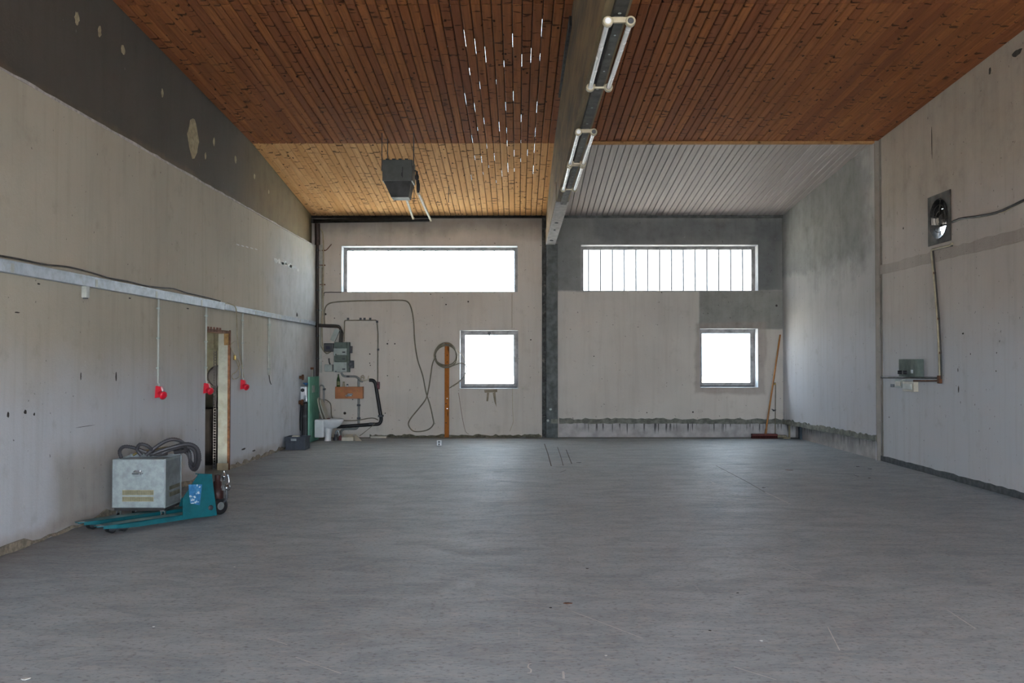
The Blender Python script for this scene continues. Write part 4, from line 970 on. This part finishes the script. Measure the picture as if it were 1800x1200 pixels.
for nm, x0, x1, y0, y1, d, m_, lab, cat in (
    ('meter_box', 569, 585.5, 603, 618, .14, bplast, 'black plastic box left of the distribution board', 'electrical box'),
    ('junction_box', 570, 584, 640.5, 653, .09, pgrey2, 'small grey junction box lower left of the distribution board', 'electrical box'),
    ('plug_socket', 612.5, 618.5, 608, 620.5, .10, dgrey, 'upper dark grey socket on the right of the distribution board', 'socket'),
    ('plug_socket', 611.5, 621, 633.5, 647, .12, dgrey, 'larger lower dark grey socket on the right of the distribution board', 'socket')):
    l2, h2 = bbox_back(x0, x1, y0, y1, d); t = thing(nm, lab, cat, ((l2[0]+h2[0])/2, YB, l2[2]))
    MB().bbox((l2[0], l2[1]+.02, l2[2]), h2, .008).build('body', m_, t); MB().bbox((l2[0]+.006, l2[1], l2[2]+.006), (h2[0]-.006, l2[1]+.02, h2[2]-.006), .006).build('cover', m_, t)
    if cat == 'socket': MB().lathe(((l2[0]+h2[0])/2, l2[1], (l2[2]+h2[2])/2), (0, -1, 0), [(0, .04), (.015, .04), (.018, .03)], 14).build('flap', m_, t)
    if nm == 'junction_box': MB().tube([(h2[0]-.05, YB-.05, h2[2]), (h2[0]-.07, YB-.05, h2[2]+.05), (h2[0]-.08, YB-.04, h2[2]+.13)], .014, 8).build('cable_stub', cable_d, t); MB().bbox((h2[0], l2[1]+.03, l2[2]+.02), (h2[0]+.02, h2[1], h2[2]), .004).build('side_gland', dgrey, t)
    if nm == 'meter_box': MB().box((l2[0]+.05, l2[1]-.003, l2[2]+.05), (h2[0]-.06, l2[1]+.004, h2[2]-.06)).build('window', simple('dark_violet_glass', '#1c1830', .2), t)
# open lid, slanted
P4 = [at(*q, Y=YB-.12) for q in ((589, 577), (597, 580), (588, 601), (580, 597))]
tag(MB().prism(P4, 0, (0, .02, 0)).build('box_lid', pgrey2), 'loose grey box lid hanging slantwise above the black box', 'lid')
bcable([(598, 579), (592, 592), (588, 601)], .008, cable_d, 'short dark cord holding the slanted lid', off=.11)
# cables from duct to board
for k, (o1, o2, lab) in enumerate(((0, 0, 'upper dark supply cable from the duct to the distribution board'), (2.2, -2.6, 'lower dark supply cable from the duct to the distribution board'), (4.0, 2.4, 'outer brown supply cable bending into the distribution board'))):
    bcable([(548, 569+o1), (560, 569.5+o1), (575, 570.5+o1), (590, 571+o1), (597+o2*.5, 573+o1), (600+o2, 580+o1), (600+o2, 590), (599+o2, 601)], .013, (cable_d, cable_d, brown)[k], lab, off=.04+.02*k, group='supply cables to the board')
cl = thing('conduit_loop', 'square loop of thin grey conduit right of the distribution board', 'conduit', at(664, 668, Y=YB))
MB().tube([at(px, py, Y=YB-.02) for px, py in ((605, 600), (605.5, 563), (662, 562.5), (664.5, 585), (664, 671))], .012, 8, spline=False).build('pipe', cable_g, cl)
for px, py in ((612, 561), (634, 561), (641, 561), (651, 561), (663, 566), (665, 615)): q = at(px, py, Y=YB); MB().box((q.x-.02, YB-.04, q.z-.014), (q.x+.02, YB, q.z+.03)).build('clip', dgrey, cl)
l2, h2 = bbox_back(659.5, 667, 671, 684, .09); t = thing('red_wall_socket', 'dark red socket at the end of the conduit loop', 'socket', ((l2[0]+h2[0])/2, YB, l2[2]))
MB().bbox(l2, h2, .008).build('body', dred_m, t); MB().lathe(((l2[0]+h2[0])/2, l2[1], (l2[2]+h2[2])/2-.02), (0, -1, 0), [(0, .05), (.03, .05), (.035, .04)], 16).build('lid', dred_m, t)

# wash corner: shelf board with bottles
l2, h2 = bbox_back(589, 637.5, 679.5, 700.5, .16)
sh = thing('wooden_shelf', 'small orange wooden wall shelf with a soap dish on its front', 'shelf', ((l2[0]+h2[0])/2, YB, l2[2]))
MB().bbox(l2, (h2[0], l2[1]+.02, h2[2]), .004).build('front_board', orange_w, sh)
MB().box((l2[0]+.02, l2[1]+.02, h2[2]-.04), (h2[0]-.02, YB-.06, h2[2]-.02)).build('shelf_board', orange_w, sh)
MB().box((l2[0], l2[1]+.02, l2[2]), (l2[0]+.02, YB, h2[2])).build('side_board', orange_w, sh); MB().box((h2[0]-.02, l2[1]+.02, l2[2]), (h2[0], YB, h2[2])).build('side_board', orange_w, sh)
for px in (600.5, 628): q = at(px, 687, Y=l2[1]); MB().lathe(q, (0, -1, 0), [(0, .012), (.006, .008)], 10).build('screw', brass, sh)
q = at(614.5, 693.5, Y=l2[1]); MB().bbox(q+Vector((-.075, -.07, -.035)), q+Vector((.06, 0, .0)), .014).bbox(q+Vector((-.04, -.05, 0)), q+Vector((.075, -.01, .028)), .01).build('soap_dish', chrome, sh)
def bottle(px, base_y, prof, m_, lab, name='bottle', extra=None):
    q = at(px, base_y, Y=YB-.08); z0 = h2[2]-.02; t = thing(name, lab, 'bottle', (q.x, YB-.10, z0))
    MB().lathe((q.x, YB-.10, z0), (0, 0, 1), prof, 18).build('body', m_, t); 
    if extra: extra(t, q.x, z0)
bottle(595, 679, [(0, .03), (.01, .036), (.15, .036), (.20, .026), (.23, .014), (.262, .013)], green_g, 'tall dark green bottle standing on the wooden shelf', extra=lambda t, x, z: (MB().lathe((x, YB-.10, z+.262), (0, 0, 1), [(0, .015), (.02, .014)], 10).build('cap', dgrey, t), MB().lathe((x, YB-.10, z+.05), (0, 0, 1), [(0, .0368), (.08, .0368)], 18).build('label_band', olive_m, t)))
bottle(604.5, 679, [(0, .02), (.005, .024), (.07, .024), (.08, .018), (.105, .018)], lamp_beige, 'small beige jar beside the green bottle', 'jar', lambda t, x, z: MB().lathe((x, YB-.10, z+.105), (0, 0, 1), [(0, .02), (.018, .02)], 10).build('cap', olive_m, t))
bottle(611, 679, [(0, .018), (.005, .022), (.045, .022), (.05, .016)], ceram, 'tiny white jar with a black top on the wooden shelf', 'jar', lambda t, x, z: MB().lathe((x, YB-.10, z+.05), (0, 0, 1), [(0, .02), (.024, .018)], 10).build('cap', bplast, t))
# plumbing
pg = simple('grey_painted_pipe', '#7f8280', .5, .2, .2)
def pipe(pts, r, m_, lab, off, clips=(), cat='pipe'):
    t = thing('water_pipe', lab, cat, at(*pts[-1], Y=YB-off))
    MB().tube([at(px, py, Y=YB-off) for px, py in pts], r, 10, spline=False).build('pipe', m_, t)
    for px, py in clips: q = at(px, py, Y=YB-off); MB().bbox(q-Vector((r*1.4, r*1.2, .02)), q+Vector((r*1.4, off-.001, .02)), .004).build('clamp', dgrey, t)
pipe([(600, 655), (602, 659.5), (606, 661.5), (625, 661.5), (630, 664.5), (634, 669.5), (638, 670)], .022, pg, 'grey waste pipe bending below the distribution board', .05, ((612, 661.5),))
pipe([(630.5, 666), (630.5, 748), (626.5, 753.5), (605, 753.5), (599.5, 757), (598.5, 767)], .024, pg, 'grey water pipe dropping behind the shelf to the floor', .03, ((630.5, 712), (630.5, 735)))
pipe([(649, 668), (656, 668), (660, 673), (670.5, 738), (667, 745), (660, 745.5), (592, 750)], .036, black_m, 'thick black drain hose slanting down the wall to the toilet', .10, ((653, 744.5), (669, 731)))
pipe([(561.5, 726), (561.5, 680), (563, 677), (568, 677), (569.5, 681), (569.5, 722)], .014, pg, 'thin grey flush pipe loop above the toilet', .10, ((569.5, 684),))
bcable([(560, 703), (572, 702.5), (580, 708), (582, 715), (582.5, 728), (585, 735), (592, 738.5), (603, 739), (625, 739), (648, 735), (658, 735), (665, 738)], .010, cable_g, 'thin grey hose sagging along the wall above the black drain hose', off=.07, cat='hose', name='thin_hose')
cf = thing('tap_fitting', 'pale tap fitting with a wing handle where the drain hose begins', 'tap', at(642, 668, Y=YB))
q = at(637, 666, Y=YB-.06); MB().tube([q+Vector((.035*math.cos(a_*.6), 0, .035*math.sin(a_*.6))) for a_ in range(11)], .012, 8).build('ring', lamp_beige, cf)
MB().tube([at(px, py, Y=YB-.06) for px, py in ((638, 669), (645, 667.5), (651, 667.5))], .018, 8).build('spout', beige_m, cf)
MB().tube([at(px, py, Y=YB-.06) for px, py in ((634, 663), (638, 659.5), (641, 664))], .010, 6).build('handle', lamp_beige, cf); MB().tube([at(px, py, Y=YB-.06) for px, py in ((647, 666), (648, 660))], .008, 6).build('lever', lamp_beige, cf)
bcable([(659, 744), (650, 752), (640, 760), (632, 766)], .006, cable_g, 'thin cord running from the black hose down to the beige tray', off=.3)

# toilet, side view, facing right
TY = 18.85
to = thing('toilet', 'white ceramic toilet with raised lid against the mint partition', 'toilet', (-3.8, TY, 0))
def loft(rings, mat, name, cap=True, kk=24):
    """rings: (cx, z, rx, ry) ellipses"""
    b = MB(); vs = []
    for cx, z, rx, ry in rings:
        vs += [Vector((cx+rx*math.cos(2*math.pi*i/kk), TY+ry*math.sin(2*math.pi*i/kk), z)) for i in range(kk)]
    b.add(vs, [(j*kk+i, j*kk+(i+1) % kk, (j+1)*kk+(i+1) % kk, (j+1)*kk+i) for j in range(len(rings)-1) for i in range(kk)], True)
    if cap: b.add(vs[:kk], [tuple(range(kk))[::-1]]); b.add(vs[-kk:], [tuple(range(kk))])
    return b.build(name, mat, to)
loft([(-3.76, .245, .07, .08), (-3.755, .26, .13, .11), (-3.75, .30, .185, .145), (-3.74, .36, .225, .175), (-3.735, .41, .245, .19), (-3.735, .435, .24, .188), (-3.735, .437, .19, .14), (-3.76, .38, .15, .11), (-3.79, .32, .08, .06)], ceram, 'bowl')
MB().bbox((-4.05, TY-.165, .07), (-3.86, TY+.165, .432), .03).build('rear_block', ceram, to)
loft([(-3.81, 0, .07, .10), (-3.81, .03, .065, .095), (-3.80, .12, .06, .085), (-3.79, .26, .08, .09)], ceram, 'foot')
def tilt(poly, th, name, mat):   # lid and seat leaning back
    return MB().prism(poly, 0, (.022, 0, .008)).build(name, mat, to)
lp = [(-3.90-.115*t_, TY+.17*w_, .44+.42*t_) for t_, w_ in ((0, -.8), (.3, -1), (.7, -.95), (.93, -.6), (1, 0), (.93, .6), (.7, .95), (.3, 1), (0, .8))]
tilt(lp, .02, 'lid', lidm)
lp2 = [(x+.045+.02*(1-(z-.44)/.42), y, .44+(z-.44)*.94) for x, y, z in lp]
seat_o = tilt(lp2, .02, 'seat', lidm)
MB().cyl((-3.89, TY-.12, .448), (-3.89, TY+.12, .448), .012, k=10).build('hinge', bplast, to)
MB().bbox((-3.85, TY-.06, .437), (-3.76, TY+.0, .452), .005).build('hinge_cover', dred_m, to)
tv = thing('waste_valve', 'dark valve and pipe ends on the floor under the toilet bowl', 'valve', (-3.66, 18.95, 0))
MB().lathe((-3.67, 18.95, 0), (0, 0, 1), [(0, .05), (.05, .05), (.06, .035), (.12, .035)], 14).build('floor_flange', dgrey, tv); MB().tube([(-3.67, 18.95, .10), (-3.66, 18.94, .17), (-3.62, 18.94, .19), (-3.60, 18.95, .10), (-3.59, 18.95, .02)], .02, 8).build('bent_pipe', galv, tv)
MB().lathe((-3.58, 18.95, 0), (0, 0, 1), [(0, .035), (.08, .03), (.10, .02)], 12).build('stub', dred_m, tv)
# mint partition
pt = thing('mint_partition', 'mint-green board standing upright beside the toilet', 'board', (-4.085, 18.8, 0))
MB().box((-4.10, 18.36, 0), (-4.075, 19.25, 1.285)).build('board', mint, pt); MB().box((-4.103, 18.352, 0), (-4.072, 18.362, 1.287)).build('edge_strip', simple('light_mint_edge', '#7cb29c', .6, 0, .15), pt)
q = at(551, 684, X=-4.073); MB().bbox((-4.075, q.y-.14, q.z-.06), (-4.065, q.y+.1, q.z+.08), .004).build('switch_plate', pgrey2, pt)
# items squeezed between partition and left wall
bk = thing('black_tank', 'tall black tank squeezed between left wall and mint board', 'tank', (-4.17, 18.6, 0))
MB().bbox((-4.205, 18.30, 0), (-4.112, 18.95, .78), .02).build('body', black_m, bk)
MB().box((-4.207, 18.292, .5), (-4.11, 18.30, .54)).build('strap', dgrey, bk)
wh = thing('water_heater', 'small white water heater on the wall above the black tank', 'water heater', (-4.17, 18.5, .8))
MB().bbox((-4.235, 18.28, .80), (-4.115, 18.62, 1.10), .015).build('casing', ceram, wh); MB().lathe((-4.19, 18.28, 1.03), (0, -1, 0), [(0, .035), (.02, .035), (.025, .025)], 14).build('dial', bplast, wh)
MB().bbox((-4.17, 18.275, .80), (-4.112, 18.285, .93), .003).build('front_cover', chrome, wh)
bf = tag(MB().lathe((-4.165, 18.45, 1.12), (0, 0, 1), [(0, .02), (.015, .025), (.03, .06), (.05, .062)], 16).build('blue_funnel', simple('blue_plastic', '#3d6a96', .4, 0, .2)), 'blue plastic funnel on top of the small water heater', 'funnel')
rv = thing('rusty_valve', 'rusty valve fixed to the left wall beside the water heater', 'valve', (XL, 18.0, 1.2))
q = at(531, 663, X=XL+.05); MB().lathe(q, (1, 0, 0), [(-.05, .03), (0, .03), (.0, .055), (.03, .055), (.035, .02)], 12).build('body', rust, rv); MB().cyl(q+Vector((0, -.07, 0)), q+Vector((0, .07, 0)), .012, k=8).build('handle', rust, rv)
rv2 = thing('rusty_valve', 'rusty lower valve on the left wall at the height of the toilet seat', 'valve', (XL, 17.9, .8))
q = at(530, 707, X=XL+.05); MB().lathe(q, (1, 0, 0), [(-.05, .04), (.0, .04), (.0, .06), (.03, .06)], 12).build('body', rust, rv2); MB().tube([q, q+Vector((0, .03, -.1)), q+Vector((-.02, .06, -.3)), q+Vector((-.02, .08, -.55))], .03, 8).build('down_pipe', black_m, rv2)
br = thing('pipe_bracket', 'dark bracket with two pale pipe ends above the mint board', 'bracket', (-4.05, 19.2, 1.3))
for px in (544.5, 549): q0_, q1_ = at(px, 648, Y=19.2), at(px, 664, Y=19.2); MB().cyl(q0_, q1_, .014, k=8).build('pipe_end', pvc, br)
q = at(547, 648, Y=19.2); MB().bbox(q-Vector((.05, .02, .015)), q+Vector((.05, .02, .03)), .006).build('bar', rust, br)
for px in (542.5, 551): q0_, q1_ = at(px, 648, Y=19.2), at(px, 662, Y=19.2); MB().cyl(q0_, q1_, .008, k=6).build('upright', dgrey, br)
# crate
cr = thing('plastic_crate', 'dark blue-grey plastic crate on the floor by the left wall', 'crate', (-3.98, 17.0, 0))
x0, x1, y0, y1, H = -4.17, -3.81, 16.86, 17.22, .235; tt = .012
cb_ = MB(); cb_.box((x0, y0, 0), (x1, y1, tt)); cb_.build('base', crate_m, cr)
for nm, a_, b_ in (('front_panel', (x0, y0, tt), (x1, y0+tt, H)), ('rear_panel', (x0, y1-tt, tt), (x1, y1, H)), ('side_panel', (x0, y0+tt, tt), (x0+tt, y1-tt, H)), ('side_panel', (x1-tt, y0+tt, tt), (x1, y1-tt, H))): MB().box(a_, b_).build(nm, crate_m, cr)
MB().box((x0-.012, y0-.012, H-.025), (x1+.012, y0, H)).box((x1, y0, H-.025), (x1+.012, y1, H)).box((x0-.012, y1, H-.025), (x1+.012, y1+.012, H)).box((x0-.012, y0, H-.025), (x0, y1, H)).build('rim', crate_m, cr)
for k in range(5): MB().box((x0+.02+k*.078, y0-.008, .01), (x0+.03+k*.078, y0, H-.025)).build('rib', crate_m, cr)
MB().bbox((x0+.10, y0-.016, .165), (x0+.2, y0-.010, .205), .003).build('handle_slot', galv, cr)
tag(MB().bbox((-4.08, 16.95, .20), (-3.95, 17.08, .25), .02).build('rag', beige_m), 'crumpled pale rag lying in the dark crate', 'rag')
# beige tray and wedge on the floor
tg = thing('floor_tray', 'beige plastic tray lying on the floor right of the toilet', 'tray', (-3.4, 18.85, 0))
MB().bbox((-3.52, 18.75, 0), (-3.28, 19.05, .075), .008).build('body', beige_m, tg); MB().prism([(-3.50, 18.77, .075), (-3.30, 18.77, .075), (-3.32, 18.95, .12), (-3.46, 18.95, .12)], 0, (0, .02, .0)).build('tilted_lid', beige_m, tg)
tag(MB().prism([(-3.25, 18.78, 0), (-3.11, 18.74, 0), (-3.27, 19.0, .11), (-3.29, 18.95, .11)], 0, (0, .015, .004)).build('board_offcut', beige_m), 'triangular pale board offcut leaning on the beige tray', 'offcut')
tag(MB().bbox((-3.05, 19.45, 0), (-2.72, 19.6, .04), .006).build('mortar_lump', beige_m), 'flat pale slab lying at the foot of the rear wall', 'slab')
# small block on the floor
q = at(772, 783, Z=0); sb = thing('small_fitting', 'tiny white plastic fitting with dark openings on the floor before the post', 'fitting', (q.x, q.y, 0))
MB().bbox((q.x-.045, q.y-.03, 0), (q.x+.05, q.y+.05, .105), .01).build('body', ceram, sb)
MB().box((q.x-.02, q.y-.033, .06), (q.x+.02, q.y-.029, .085)).box((q.x-.012, q.y-.033, .01), (q.x+.012, q.y-.029, .045)).build('opening', bplast, sb)
MB().box((q.x-.047, q.y-.01, .03), (q.x-.044, q.y+.03, .08)).build('side_opening', dgrey, sb)

# ================================================================== broom corner, right
bo = thing('broom', 'push broom with a long wooden handle leaning into the rear right corner', 'broom', at(1343, 770, Z=0))
h0 = at(1346, 760, Y=19.45); h1 = at(1371.5, 588, Y=19.62)
MB().cyl(h0, h1, .0175, k=10).build('handle', broom_h, bo)
a_ = at(1321, 768, Y=19.44); b_ = at(1366, 768, Y=19.44)
hd = MB().bbox((a_.x, 19.38, .055), (b_.x, 19.49, .095), .012).build('head', simple('red_broom_head', '#5b211b', .6, 0, .25), bo)
bs = MB()
for i in range(22):
    for j in range(4):
        x = a_.x+.015+(b_.x-a_.x-.03)*i/21; y = 19.395+.025*j
        bs.cyl((x, y, .056), (x+(i-10.5)*.001, y+(j-1.5)*.004, .0), .008, .011, k=5, smooth=False, caps=False)
bo_ = bs.build('bristles', broom_b, bo); bo_['kind'] = 'stuff'
MB().cyl(h0+Vector((-.004, 0, -.03)), h0+Vector((.012, .004, .08)), .024, k=10).build('ferrule', broom_h, bo)
tp = thing('wall_pipe', 'thin pipe with a small tap in the corner behind the broom', 'pipe', at(1361, 765, Y=YB-.05))
MB().tube([at(px, py, Y=YB-.04) for px, py in ((1360, 674), (1363, 673), (1363.5, 680), (1363, 720), (1363, 764))], .010, 8).build('pipe', cable_g, tp)
q = at(1359.5, 721, Y=YB-.06); MB().lathe(q, (0, -1, 0), [(0, .02), (.03, .02)], 10).build('tap_body', dgrey, tp); MB().tube([q+Vector((-.04, -.02, .03)), q+Vector((0, -.03, 0)), q+Vector((.05, -.01, .01))], .009, 6).build('tap_lever', dgrey, tp)
q = at(1361, 675, Y=YB-.05); MB().bbox(q-Vector((.03, .02, .015)), q+Vector((.03, .03, .02)), .008).build('top_clip', brass, tp)
tag(MB().bbox(at(1367, 769, Y=19.5), at(1381, 764, Y=19.62), .012).build('rag', simple('pale_rag', '#8f8672', .95, 0, .4, 20)), 'dusty beige rag on the floor right of the broom head', 'rag')
dq = at(1384, 771, Z=0); tag(MB().bbox((dq.x-.08, dq.y, 0), (dq.x+.07, dq.y+.08, .03), .01).bbox((dq.x+.04, dq.y+.03, .025), (dq.x+.075, dq.y+.07, .27), .01).build('wood_offcut', simple('pale_offcut_wood', '#8d8268', .9, 0, .3)), 'pale upright wood offcut in the rear right corner', 'offcut')
dq = at(1398, 771, Z=0)
tag(MB().box((XR-.06, 19.25, 0), (XR-.02, 19.38, .285)).build('steel_strip', simple('dark_blue_grey_strip', '#3b4750', .6)), 'dark narrow strip standing at the end of the bare plinth', 'strip')
